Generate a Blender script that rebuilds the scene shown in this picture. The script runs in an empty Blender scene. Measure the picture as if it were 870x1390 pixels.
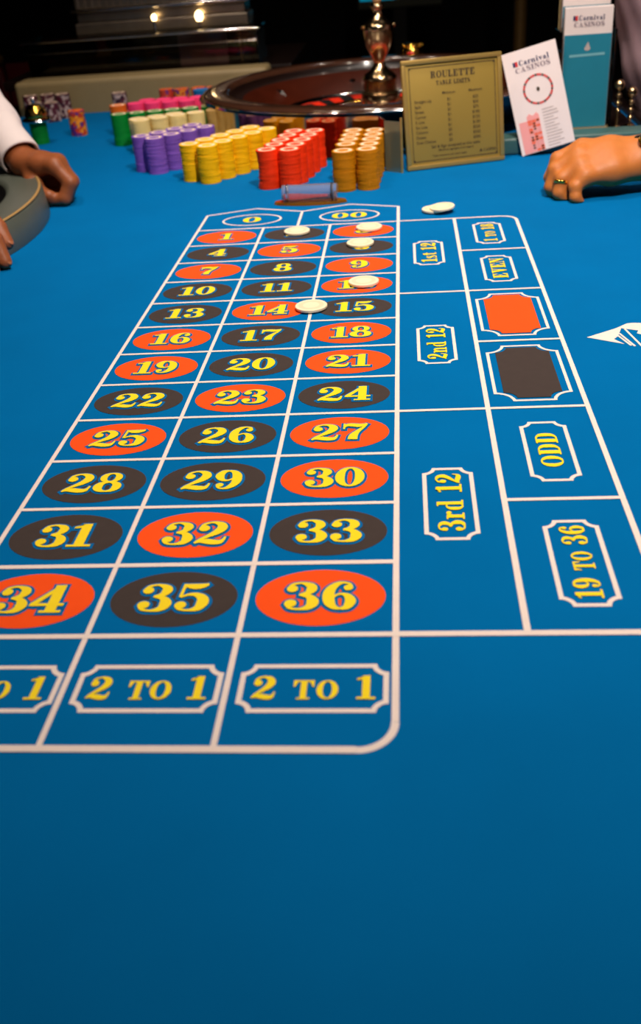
import bpy, bmesh, math, random
import numpy as np
from mathutils import Vector, Matrix, Quaternion

random.seed(7)
scene = bpy.context.scene
COL = scene.collection
PI = math.pi

# ------------------------------------------------------------------ camera
CAM = Vector((0.32611, -1.47196, 0.40557))
FWD = Vector((-0.0962417, 0.8587109, -0.5033419))
RGT = Vector((0.9950871, 0.0712084, -0.0687831))
UPV = Vector((0.0232226, 0.5074888, 0.8613454))
FPX, CX, CY = 1300.0, 435.0, 652.0
cam = bpy.data.cameras.new('camera')
camo = bpy.data.objects.new('camera', cam)
COL.objects.link(camo)
M = Matrix((RGT, UPV, -FWD)).transposed().to_4x4()
M.translation = CAM
camo.matrix_world = M
cam.sensor_fit = 'HORIZONTAL'
cam.sensor_width = 24.0
cam.lens = 24.0 * FPX / 870.0
cam.shift_y = -(695.0 - CY) / 870.0
cam.clip_start = 0.02
cam.dof.use_dof = True
cam.dof.focus_distance = 0.98
cam.dof.aperture_fstop = 6.8
scene.camera = camo

# ------------------------------------------------------------------ world, exposure
w = bpy.data.worlds.new('dim_casino_air')
scene.world = w
w.use_nodes = True
w.node_tree.nodes['Background'].inputs[0].default_value = (0.55, 0.45, 0.42, 1)
w.node_tree.nodes['Background'].inputs[1].default_value = 0.035
vs = scene.view_settings
vs.view_transform = 'Standard'
vs.look = 'None'
vs.gamma = 1.0
vs.use_curve_mapping = False
vs.exposure = 0.0

# ------------------------------------------------------------------ lamps (spots recessed in the ceiling; fixtures are built below)
CEIL = 1.74
WARM = (1.0, 0.86, 0.76)
# x, y, power, cone degrees, blend, aim x, aim y
SPOTS = [
    (0.70, -0.86, 158, 102, 1.0, 0.54, -0.12),
    (0.24, 0.24, 46, 84, 1.0, 0.22, 0.28),
    (0.92, 0.00, 21, 66, 1.0, 0.56, 0.34),
    (-0.34, 0.12, 25, 64, 1.0, -0.10, 0.54),
    (0.16, 1.50, 7, 64, 0.9, 0.20, 1.00),
    (-0.40, 0.85, 22, 62, 1.0, -0.36, 1.42),
    (0.70, 1.45, 6, 60, 0.9, 0.50, 1.00),
]
for i, (x, y, pw, cone, bl, ax, ay) in enumerate(SPOTS):
    L = bpy.data.lights.new('ceiling_spot_light', 'SPOT')
    L.energy = pw
    L.color = WARM
    L.spot_size = math.radians(cone)
    L.spot_blend = bl
    L.shadow_soft_size = 0.035
    o = bpy.data.objects.new('ceiling_spot_light', L)
    COL.objects.link(o)
    o.location = (x, y, CEIL - 0.03)
    d = Vector((ax, ay, 0)) - o.location
    o.rotation_euler = d.to_track_quat('-Z', 'Y').to_euler()


# ------------------------------------------------------------------ helpers
def s2l(c):
    return tuple(((v / 255.0) / 12.92 if v / 255.0 <= 0.04045 else ((v / 255.0 + 0.055) / 1.055) ** 2.4) for v in c)


def mat(name, rgb, rough=0.6, metal=0.0, var=0.12, scale=40.0, bump=0.0, bscale=300.0, coat=0.0, spec=0.5,
        trans=0.0, ior=1.45, sheen=0.0, sss=0.0, rgb2=None, lin=False):
    m = bpy.data.materials.new(name)
    m.use_nodes = True
    nt = m.node_tree
    p = nt.nodes['Principled BSDF']
    c = rgb if lin else s2l(rgb)
    tc = nt.nodes.new('ShaderNodeTexCoord')
    nz = nt.nodes.new('ShaderNodeTexNoise')
    nz.inputs['Scale'].default_value = scale
    nz.inputs['Detail'].default_value = 4
    nt.links.new(tc.outputs['Object'], nz.inputs['Vector'])
    mx = nt.nodes.new('ShaderNodeMix')
    mx.data_type = 'RGBA'
    a = tuple(max(0, v * (1 - var)) for v in c)
    b = s2l(rgb2) if rgb2 else tuple(min(1, v * (1 + var)) for v in c)
    mx.inputs[6].default_value = (*a, 1)
    mx.inputs[7].default_value = (*b, 1)
    nt.links.new(nz.outputs['Fac'], mx.inputs[0])
    nt.links.new(mx.outputs[2], p.inputs['Base Color'])
    p.inputs['Roughness'].default_value = rough
    p.inputs['Metallic'].default_value = metal
    p.inputs['Specular IOR Level'].default_value = spec
    p.inputs['Coat Weight'].default_value = coat
    p.inputs['Coat Roughness'].default_value = 0.05
    p.inputs['Transmission Weight'].default_value = trans
    p.inputs['IOR'].default_value = ior
    p.inputs['Sheen Weight'].default_value = sheen
    if sss:
        p.inputs['Subsurface Weight'].default_value = sss
        p.inputs['Subsurface Radius'].default_value = (0.012, 0.005, 0.003)
        p.inputs['Subsurface Scale'].default_value = 0.4
    if bump:
        nb = nt.nodes.new('ShaderNodeTexNoise')
        nb.inputs['Scale'].default_value = bscale
        nb.inputs['Detail'].default_value = 3
        nt.links.new(tc.outputs['Object'], nb.inputs['Vector'])
        bm_ = nt.nodes.new('ShaderNodeBump')
        bm_.inputs['Strength'].default_value = bump
        bm_.inputs['Distance'].default_value = 0.002
        nt.links.new(nb.outputs['Fac'], bm_.inputs['Height'])
        nt.links.new(bm_.outputs['Normal'], p.inputs['Normal'])
    return m


def emit(name, rgb, strength):
    m = bpy.data.materials.new(name)
    m.use_nodes = True
    p = m.node_tree.nodes['Principled BSDF']
    p.inputs['Base Color'].default_value = (*s2l(rgb), 1)
    p.inputs['Emission Color'].default_value = (*s2l(rgb), 1)
    p.inputs['Emission Strength'].default_value = strength
    return m


MT = dict(
    felt=mat('blue_felt', (0, 105, 168), 0.95, var=0.10, scale=9, bump=0.12, bscale=900, spec=0.04, sheen=0.0),
    felt_print=mat('printed_blue', (0, 102, 164), 0.95, var=0.06, scale=60, spec=0.15),
    line=mat('white_print', (240, 224, 214), 0.9, var=0.05, scale=120, spec=0.2),
    red_print=mat('red_print', (255, 84, 24), 0.9, var=0.05, scale=90, spec=0.2),
    black_print=mat('black_print', (66, 57, 54), 0.9, var=0.1, scale=90, spec=0.2),
    yellow_print=mat('yellow_print', (252, 222, 40), 0.9, var=0.04, scale=90, spec=0.2),
    ivory=mat('ivory_clay', (250, 236, 200), 0.5, var=0.03),
    ivory2=mat('ivory_inlay', (244, 222, 184), 0.5, var=0.03),
    inlay=mat('white_inlay', (250, 226, 196), 0.5, var=0.04),
    mustard=mat('mustard_clay', (200, 126, 0), 0.62, var=0.05, spec=0.2),
    red=mat('red_clay', (252, 56, 6), 0.62, var=0.06, spec=0.2),
    yellow=mat('yellow_clay', (255, 194, 0), 0.62, var=0.04, spec=0.2),
    purple=mat('purple_clay', (128, 86, 184), 0.62, var=0.05, spec=0.2),
    cream=mat('cream_clay', (236, 212, 140), 0.62, var=0.05, spec=0.2),
    green=mat('green_clay', (0, 134, 48), 0.62, var=0.06, spec=0.2),
    pink=mat('pink_clay', (252, 66, 124), 0.62, var=0.05, spec=0.2),
    orange=mat('orange_clay', (232, 110, 30), 0.62, var=0.06, spec=0.2),
    blue=mat('blue_clay', (20, 110, 176), 0.62, var=0.06, spec=0.2),
    brass=mat('polished_brass', (206, 180, 136), 0.16, 1.0, var=0.08, scale=20),
    brassplate=mat('brushed_brass', (172, 144, 66), 0.45, 0.35, var=0.06, scale=14),
    brassedge=mat('brass_edge', (196, 164, 92), 0.3, 0.55, var=0.06),
    chrome=mat('chrome', (225, 222, 216), 0.10, 1.0, var=0.03),
    steel=mat('dull_steel', (150, 138, 122), 0.34, 0.9, var=0.25, scale=30, bump=0.3, bscale=60),
    bronze=mat('bronze_mirror', (176, 150, 116), 0.10, 1.0, var=0.06, scale=6),
    wood=mat('varnished_mahogany', (66, 22, 8), 0.28, var=0.35, scale=18, coat=0.7),
    rimwood=mat('dark_varnished_rim', (66, 40, 28), 0.16, var=0.25, scale=14, coat=0.9),
    darkwood=mat('dark_wood', (26, 13, 10), 0.35, var=0.3, scale=12, coat=0.4),
    pocket_red=mat('pocket_red', (226, 44, 16), 0.4, var=0.05),
    pocket_black=mat('pocket_black', (22, 20, 20), 0.4, var=0.1),
    pocket_green=mat('pocket_green', (10, 96, 52), 0.4, var=0.1),
    acrylic=mat('clear_acrylic', (226, 222, 236), 0.03, trans=0.84, ior=1.47, var=0.0),
    olive=mat('olive_vinyl', (150, 132, 92), 0.5, var=0.12, scale=25, bump=0.2, bscale=120),
    grey=mat('grey_moulded_plastic', (84, 90, 80), 0.4, var=0.1, scale=30),
    tan=mat('tan_piping', (176, 140, 84), 0.4, var=0.1),
    black=mat('black_plastic', (14, 13, 16), 0.5, var=0.15),
    teal=mat('teal_card', (30, 130, 156), 0.5, var=0.08),
    paper=mat('white_card', (240, 226, 222), 0.6, var=0.03),
    ink=mat('dark_ink', (66, 52, 34), 0.7, var=0.05),
    navy=mat('navy_ink', (40, 44, 92), 0.7, var=0.05),
    lilac=mat('grey_lilac_ink', (140, 122, 132), 0.7, var=0.05),
    redink=mat('red_ink', (214, 40, 36), 0.7, var=0.05),
    pinkink=mat('pink_ink', (246, 164, 160), 0.7, var=0.05),
    orangeink=mat('salmon_ink', (248, 112, 84), 0.7, var=0.05),
    greyink=mat('grey_ink', (192, 176, 172), 0.7, var=0.05),
    paleteal=mat('pale_teal_ink', (120, 184, 196), 0.7, var=0.05),
    seaglass=mat('sea_glass_bumper', (62, 100, 98), 0.35, var=0.1, scale=18),
    skin_tan=mat('tan_skin', (202, 120, 54), 0.5, var=0.10, scale=60, sss=0.25, bump=0.15, bscale=220),
    skin_brown=mat('brown_skin', (150, 84, 46), 0.48, var=0.12, scale=60, sss=0.2, bump=0.15, bscale=220),
    nail=mat('fingernail', (168, 104, 70), 0.35, var=0.03),
    shirt=mat('white_cotton', (228, 216, 214), 0.85, var=0.05, scale=40, bump=0.2, bscale=500),
    mauve=mat('mauve_cotton', (190, 158, 168), 0.9, var=0.15, scale=14, bump=0.2, bscale=400),
    vest=mat('black_vest_cloth', (12, 11, 16), 0.9, var=0.2),
    carpet=mat('dark_patterned_carpet', (40, 16, 24), 0.95, var=0.5, scale=8, bump=0.3),
    wallm=mat('navy_wall_panel', (10, 10, 24), 0.7, var=0.3, scale=3),
    ceilm=mat('dark_ceiling_paint', (26, 24, 30), 0.8, var=0.2, scale=3),
    gold=mat('gold', (240, 190, 80), 0.14, 1.0, var=0.05),
    redglint=mat('red_glint_glass', (220, 14, 10), 0.08, var=0.05, coat=1.0),
    maroon=mat('maroon_lacquer', (96, 24, 34), 0.35, var=0.15),
    goldwood=mat('gilded_wood', (120, 92, 48), 0.5, 0.3, var=0.2),
    reflcard=mat('reflection_card', (120, 96, 110), 0.7, var=0.2, scale=8),
)


def pane(name, tint, gloss=0.16):
    m = bpy.data.materials.new(name)
    m.use_nodes = True
    nt = m.node_tree
    for n_ in list(nt.nodes):
        nt.nodes.remove(n_)
    out = nt.nodes.new('ShaderNodeOutputMaterial')
    tr = nt.nodes.new('ShaderNodeBsdfTransparent')
    tc = nt.nodes.new('ShaderNodeTexCoord')
    nz = nt.nodes.new('ShaderNodeTexNoise')
    nz.inputs['Scale'].default_value = 6
    nt.links.new(tc.outputs['Object'], nz.inputs['Vector'])
    mx = nt.nodes.new('ShaderNodeMix')
    mx.data_type = 'RGBA'
    c = s2l(tint)
    mx.inputs[6].default_value = (*(v * 0.92 for v in c), 1)
    mx.inputs[7].default_value = (*c, 1)
    nt.links.new(nz.outputs['Fac'], mx.inputs[0])
    nt.links.new(mx.outputs[2], tr.inputs[0])
    gl = nt.nodes.new('ShaderNodeBsdfGlossy')
    gl.inputs['Roughness'].default_value = 0.06
    fr = nt.nodes.new('ShaderNodeFresnel')
    fr.inputs[0].default_value = 1.48
    ms = nt.nodes.new('ShaderNodeMixShader')
    nt.links.new(fr.outputs[0], ms.inputs[0])
    nt.links.new(tr.outputs[0], ms.inputs[1])
    nt.links.new(gl.outputs[0], ms.inputs[2])
    nt.links.new(ms.outputs[0], out.inputs[0])
    return m


MT['smoke'] = pane('smoky_acrylic', (232, 226, 216))


def spotted(name, base, c1, c2):
    m = bpy.data.materials.new(name)
    m.use_nodes = True
    nt = m.node_tree
    p = nt.nodes['Principled BSDF']
    tc = nt.nodes.new('ShaderNodeTexCoord')
    v = nt.nodes.new('ShaderNodeTexVoronoi')
    v.inputs['Scale'].default_value = 130
    nt.links.new(tc.outputs['Object'], v.inputs['Vector'])
    sp = nt.nodes.new('ShaderNodeSeparateColor')
    nt.links.new(v.outputs['Color'], sp.inputs[0])
    r = nt.nodes.new('ShaderNodeValToRGB')
    r.color_ramp.interpolation = 'CONSTANT'
    e = r.color_ramp.elements
    e[0].position, e[0].color = 0.0, (*s2l(base), 1)
    e[1].position, e[1].color = 0.45, (*s2l(c1), 1)
    n = e.new(0.75)
    n.color = (*s2l(c2), 1)
    nt.links.new(sp.outputs[0], r.inputs[0])
    nt.links.new(r.outputs[0], p.inputs['Base Color'])
    p.inputs['Roughness'].default_value = 0.5
    return m


MT['spot_orange'] = spotted('orange_purple_spots', (206, 60, 36), (240, 150, 20), (96, 40, 130))
MT['spot_maroon'] = spotted('maroon_white_spots', (96, 30, 48), (200, 176, 168), (60, 30, 50))


def link(o, parent=None):
    COL.objects.link(o)
    if parent is not None:
        o.parent = parent
    return o


def obj(name, bm, mats, parent=None, smooth=False, auto=None):
    me = bpy.data.meshes.new(name)
    if isinstance(bm, bmesh.types.BMesh):
        bm.to_mesh(me)
        bm.free()
    else:
        me.from_pydata(bm[0], [], bm[1])
        me.update()
    if not isinstance(mats, (list, tuple)):
        mats = [mats]
    for m in mats:
        me.materials.append(MT[m] if isinstance(m, str) else m)
    if smooth:
        me.polygons.foreach_set('use_smooth', [True] * len(me.polygons))
        if auto is not None:
            try:
                me.set_sharp_from_angle(angle=math.radians(auto))
            except Exception:
                pass
    return link(bpy.data.objects.new(name, me), parent)


def thing(name, label, cat, loc=(0, 0, 0), rz=0.0, group=None):
    o = bpy.data.objects.new(name, None)
    o.empty_display_size = 0.02
    COL.objects.link(o)
    o.location = loc
    o.rotation_euler = (0, 0, rz)
    return tag(o, label, cat, group)


def tag(o, label, cat, group=None):
    o['label'] = label
    o['category'] = cat
    if group:
        o['group'] = group
    return o


def struct(o):
    o['kind'] = 'structure'
    return o


def bm_box(bm, x0, y0, z0, x1, y1, z1, bev=0.0, seg=2, mi=0):
    r = bmesh.ops.create_cube(bm, size=1.0)
    vs_ = r['verts']
    for v in vs_:
        v.co = Vector((x0 + (v.co.x + .5) * (x1 - x0), y0 + (v.co.y + .5) * (y1 - y0), z0 + (v.co.z + .5) * (z1 - z0)))
    fs = {f for v in vs_ for f in v.link_faces}
    for f in fs:
        f.material_index = mi
    if bev > 0:
        es = list({e for v in vs_ for e in v.link_edges})
        bmesh.ops.bevel(bm, geom=es, offset=bev, segments=seg, affect='EDGES', profile=0.6)
    return bm


def box(x0, y0, z0, x1, y1, z1, bev=0.0, seg=2):
    return bm_box(bmesh.new(), x0, y0, z0, x1, y1, z1, bev, seg)


def lathe(profile, seg=48, center=(0, 0, 0), a0=0.0, a1=None, mis=None):
    """surface of revolution about Z; profile = [(r, z)...]"""
    full = a1 is None
    n = seg if full else seg + 1
    span = 2 * PI if full else a1 - a0
    V, F = [], []
    for k in range(n):
        a = a0 + span * k / seg
        for r, z in profile:
            V.append((center[0] + r * math.cos(a), center[1] + r * math.sin(a), center[2] + z))
    m = len(profile)
    for k in range(seg):
        k2 = (k + 1) % n
        for j in range(m - 1):
            F.append((k * m + j, k2 * m + j, k2 * m + j + 1, k * m + j + 1))
    bm = bmesh.new()
    bv = [bm.verts.new(v) for v in V]
    for i, f in enumerate(F):
        try:
            ff = bm.faces.new([bv[q] for q in f])
            if mis:
                ff.material_index = mis[i % (m - 1)]
        except ValueError:
            pass
    bmesh.ops.remove_doubles(bm, verts=bm.verts, dist=1e-6)
    bmesh.ops.recalc_face_normals(bm, faces=bm.faces)
    return bm


def tube(bm, p0, p1, r0, r1=None, seg=14, caps=True):
    r1 = r0 if r1 is None else r1
    p0, p1 = Vector(p0), Vector(p1)
    q = (p1 - p0).to_track_quat('Z', 'Y')
    A = [bm.verts.new(p0 + q @ Vector((r0 * math.cos(2 * PI * k / seg), r0 * math.sin(2 * PI * k / seg), 0))) for k in range(seg)]
    B = [bm.verts.new(p1 + q @ Vector((r1 * math.cos(2 * PI * k / seg), r1 * math.sin(2 * PI * k / seg), 0))) for k in range(seg)]
    for k in range(seg):
        bm.faces.new((A[k], A[(k + 1) % seg], B[(k + 1) % seg], B[k]))
    if caps:
        bm.faces.new(A[::-1])
        bm.faces.new(B)
    return bm


def ray_y(px, py, Y):
    D = FWD + RGT * ((px - CX) / FPX) - UPV * ((py - CY) / FPX)
    return CAM + D * ((Y - CAM.y) / D.y)


# ------------------------------------------------------------------ lettering: own bold serif alphabet drawn with strokes
def catmull(P, n=7):
    out = []
    P = [P[0]] + list(P) + [P[-1]]
    for i in range(1, len(P) - 2):
        p0, p1, p2, p3 = (np.array(P[i + k], float) for k in (-1, 0, 1, 2))
        for k in range(n):
            t = k / n
            out.append(0.5 * ((2 * p1) + (-p0 + p2) * t + (2 * p0 - 5 * p1 + 4 * p2 - p3) * t * t + (-p0 + 3 * p1 - 3 * p2 + p3) * t ** 3))
    out.append(np.array(P[-2], float))
    return out


def S(*pts):
    return ('s', pts)


def Bx(x0, y0, x1, y1):
    return ('p', [(x0, y0), (x1, y0), (x1, y1), (x0, y1)])


def Pg(*pts):
    return ('p', list(pts))


def Dot(x, y, r):
    return ('c', (x, y, r))


def Ring(cx, cy, rx, ry, ws, wt):
    pts = []
    for k in range(25):
        a = 2 * PI * k / 24
        c, s = math.cos(a), math.sin(a)
        wgt = abs(c) ** 1.5
        pts.append((cx + rx * c, cy + ry * s, wt + (ws - wt) * wgt))
    return ('r', pts)


SIX = [Dot(.57, .78, .10), S((.63, .82, .07), (.58, .92, .07), (.46, .965, .07), (.32, .90, .15), (.2, .72, .22), (.165, .5, .25), (.2, .25, .23), (.3, .09, .14), (.42, .035, .07)),
       S((.42, .035, .07), (.56, .10, .17), (.63, .29, .23), (.57, .47, .17), (.45, .55, .08), (.34, .52, .06), (.26, .42, .05))]


def rot180(pr, w=.76):
    out = []
    for k, d in pr:
        if k == 's':
            out.append((k, [(w - x, 1 - y, q) for x, y, q in d]))
        elif k == 'c':
            out.append((k, (w - d[0], 1 - d[1], d[2])))
    return out


G = {
    '0': (.76, [Ring(.38, .5, .25, .462, .24, .07)]),
    '1': (.62, [Bx(.22, .05, .46, 1), Bx(.05, 0, .63, .085), Pg((.24, 1), (.24, .83), (.05, .80), (.05, .875), (.30, 1))]),
    '2': (.78, [Dot(.19, .70, .13), S((.12, .72, .10), (.17, .88, .09), (.36, .962, .075), (.55, .88, .19), (.61, .72, .25), (.52, .54, .21), (.33, .36, .13), (.15, .2, .08), (.06, .06, .07)),
                S((.05, .06, .06), (.16, .13, .12), (.32, .13, .2), (.5, .09, .2), (.64, .10, .16), (.71, .2, .08), (.74, .32, .05))]),
    '3': (.76, [Dot(.18, .76, .12), S((.11, .78, .08), (.18, .91, .08), (.36, .965, .07), (.54, .88, .18), (.59, .75, .23), (.51, .60, .15), (.34, .535, .065)),
                S((.34, .535, .065), (.54, .48, .15), (.64, .29, .26), (.57, .11, .19), (.37, .036, .07), (.18, .08, .08), (.09, .22, .08)), Dot(.18, .24, .13)]),
    '4': (.80, [Bx(.42, .05, .66, 1), Pg((.52, 1), (.44, .90), (.03, .33), (.03, .24), (.14, .24), (.52, .82)), Bx(.03, .24, .78, .335), Bx(.30, 0, .78, .08)]),
    '5': (.76, [S((.16, .95, .07), (.3, .90, .17), (.46, .89, .19), (.6, .93, .13), (.67, .98, .05)), S((.17, .98, .07), (.15, .75, .07), (.13, .5, .07)),
                S((.14, .5, .06), (.28, .585, .08), (.45, .59, .14), (.6, .47, .22), (.635, .3, .26), (.56, .11, .19), (.37, .036, .07), (.18, .08, .08), (.09, .2, .08)), Dot(.18, .22, .125)]),
    '6': (.78, SIX),
    '7': (.76, [Bx(.07, .66, .12, 1), S((.1, .78, .06), (.17, .9, .15), (.32, .91, .19), (.5, .87, .2), (.63, .91, .14), (.72, .98, .06)),
                S((.72, .97, .06), (.62, .74, .09), (.47, .5, .15), (.37, .26, .24), (.35, .03, .26))]),
    '8': (.78, [Ring(.39, .75, .2, .218, .19, .065), Ring(.39, .27, .245, .238, .25, .07)]),
    '9': (.78, rot180(SIX, .78)),
    'T': (.84, [Bx(.3, .03, .54, 1), Bx(.17, 0, .67, .075), Bx(.02, .92, .82, 1), Pg((.02, 1), (.02, .66), (.08, .66), (.2, .94)), Pg((.82, 1), (.82, .66), (.76, .66), (.64, .94))]),
    'O': (.86, [Ring(.43, .5, .3, .462, .24, .07)]),
    'E': (.78, [Bx(.1, .0, .36, 1), Bx(.02, .925, .7, 1), Bx(.02, 0, .72, .075), Bx(.3, .47, .52, .54), Pg((.7, 1), (.7, .68), (.65, .68), (.5, .95)), Pg((.72, 0), (.74, .34), (.68, .34), (.5, .05)), Bx(.47, .36, .52, .66)]),
    'V': (.84, [Pg((.08, 1), (.36, 1), (.56, .18), (.48, 0), (.4, 0)), Pg((.62, 1), (.7, 1), (.5, 0), (.42, 0)), Bx(0, .93, .44, 1), Bx(.54, .93, .82, 1)]),
    'N': (.88, [Bx(.12, 0, .19, 1), Bx(.68, 0, .75, 1), Pg((.08, 1), (.36, 1), (.75, .12), (.75, 0), (.66, 0), (.12, .88)), Bx(0, 0, .3, .07), Bx(.56, .93, .87, 1), Bx(0, .93, .2, 1)]),
    'D': (.86, [Bx(.1, .0, .36, 1), Bx(.02, .925, .4, 1), Bx(.02, 0, .4, .075), S((.36, .962, .075), (.54, .93, .1), (.69, .75, .22), (.72, .5, .25), (.69, .25, .22), (.54, .07, .1), (.36, .038, .075))]),
    'R': (.86, [Bx(.1, .0, .36, 1), Bx(.02, .925, .4, 1), Bx(.02, 0, .44, .075), S((.34, .962, .07), (.52, .93, .12), (.61, .75, .24), (.52, .56, .12), (.34, .52, .07)), S((.44, .53, .1), (.57, .42, .2), (.61, .2, .22), (.7, .06, .12), (.82, .1, .05))]),
    'U': (.86, [Bx(.1, .3, .34, 1), Bx(.02, .93, .43, 1), Bx(.58, .93, .84, 1), S((.22, .32, .24), (.26, .13, .19), (.42, .04, .09), (.6, .1, .08), (.69, .3, .07), (.7, .97, .07))]),
    'L': (.74, [Bx(.1, 0, .36, 1), Bx(.02, .925, .46, 1), Bx(.02, 0, .7, .075), Pg((.7, 0), (.72, .38), (.66, .38), (.48, .05))]),
    'A': (.86, [S((.14, .02, .07), (.42, .98, .07)), Pg((.38, 1), (.48, 1), (.76, 0), (.5, 0), (.36, .88)), Bx(.24, .27, .6, .34), Bx(.02, 0, .3, .07), Bx(.42, 0, .86, .07)]),
    'B': (.82, [Bx(.1, .0, .36, 1), Bx(.02, .925, .4, 1), Bx(.02, 0, .4, .075), S((.34, .962, .07), (.5, .93, .12), (.58, .76, .22), (.5, .58, .12), (.34, .54, .07)), S((.34, .53, .07), (.54, .48, .12), (.64, .27, .25), (.54, .07, .12), (.34, .038, .07))]),
    'I': (.46, [Bx(.1, 0, .36, 1), Bx(0, .925, .46, 1), Bx(0, 0, .46, .075)]),
    'M': (1.0, [Bx(.1, 0, .17, 1), Bx(.7, 0, .92, 1), Pg((.08, 1), (.32, 1), (.53, .3), (.5, .05), (.44, .05), (.12, .9)), Pg((.78, 1), (.72, 1), (.44, .05), (.52, .05)), Bx(0, 0, .28, .07), Bx(.6, 0, 1, .07), Bx(0, .93, .2, 1), Bx(.7, .93, 1, 1)]),
    'S': (.72, [S((.62, .68, .05), (.58, .88, .08), (.38, .962, .075), (.17, .86, .15), (.17, .68, .2), (.4, .52, .22), (.6, .33, .2), (.57, .12, .16), (.36, .036, .075), (.14, .1, .08), (.1, .34, .05))]),
    'C': (.8, [S((.71, .66, .05), (.64, .86, .09), (.45, .962, .075), (.22, .82, .19), (.16, .5, .25), (.22, .18, .19), (.45, .036, .075), (.64, .1, .07), (.73, .28, .05))]),
    'a': (.62, [Dot(.15, .48, .08), S((.1, .5, .07), (.24, .64, .06), (.41, .56, .15), (.44, .35, .19), (.44, .1, .17), (.52, .04, .08), (.62, .08, .05)), S((.42, .38, .05), (.2, .3, .12), (.14, .16, .18), (.26, .04, .08), (.42, .14, .05))]),
    'r': (.56, [Bx(.12, 0, .33, .66), Bx(.02, 0, .45, .07), Bx(.02, .6, .3, .66), S((.31, .42, .05), (.38, .58, .08), (.46, .62, .1)), Dot(.48, .56, .1)]),
    'n': (.8, [Bx(.12, 0, .33, .66), Bx(.02, 0, .42, .07), Bx(.02, .6, .3, .66), S((.31, .42, .05), (.42, .6, .08), (.56, .56, .17), (.6, .4, .2), (.6, .02, .2)), Bx(.46, 0, .78, .07)]),
    'i': (.44, [Bx(.12, 0, .33, .66), Bx(.02, 0, .43, .07), Bx(.02, .6, .3, .66), Dot(.22, .86, .12)]),
    'l': (.44, [Bx(.12, 0, .33, 1), Bx(.02, 0, .43, .07), Bx(.02, .94, .3, 1)]),
    'v': (.68, [Pg((.06, .66), (.3, .66), (.44, .14), (.38, 0), (.32, 0)), Pg((.5, .66), (.57, .66), (.4, 0), (.33, 0)), Bx(0, .6, .37, .66), Bx(.44, .6, .68, .66)]),
    's': (.56, [S((.46, .46, .05), (.42, .58, .07), (.28, .63, .06), (.13, .55, .13), (.18, .42, .16), (.34, .33, .17), (.45, .2, .16), (.4, .07, .12), (.25, .035, .06), (.1, .08, .06), (.07, .24, .05))]),
    't': (.54, [Bx(.14, .12, .35, .84), Bx(.02, .59, .5, .66), Pg((.14, .84), (.35, .9), (.35, .6), (.05, .6)), S((.245, .2, .2), (.28, .08, .14), (.38, .035, .07), (.5, .12, .05))]),
    'd': (.78, [S((.46, .6, .06), (.3, .63, .07), (.16, .5, .17), (.14, .33, .21), (.16, .16, .17), (.3, .035, .07), (.46, .08, .06)), Bx(.42, 0, .63, 1), Bx(.32, .94, .6, 1), Bx(.5, 0, .74, .07)]),
    ' ': (.38, []),
}


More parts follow.
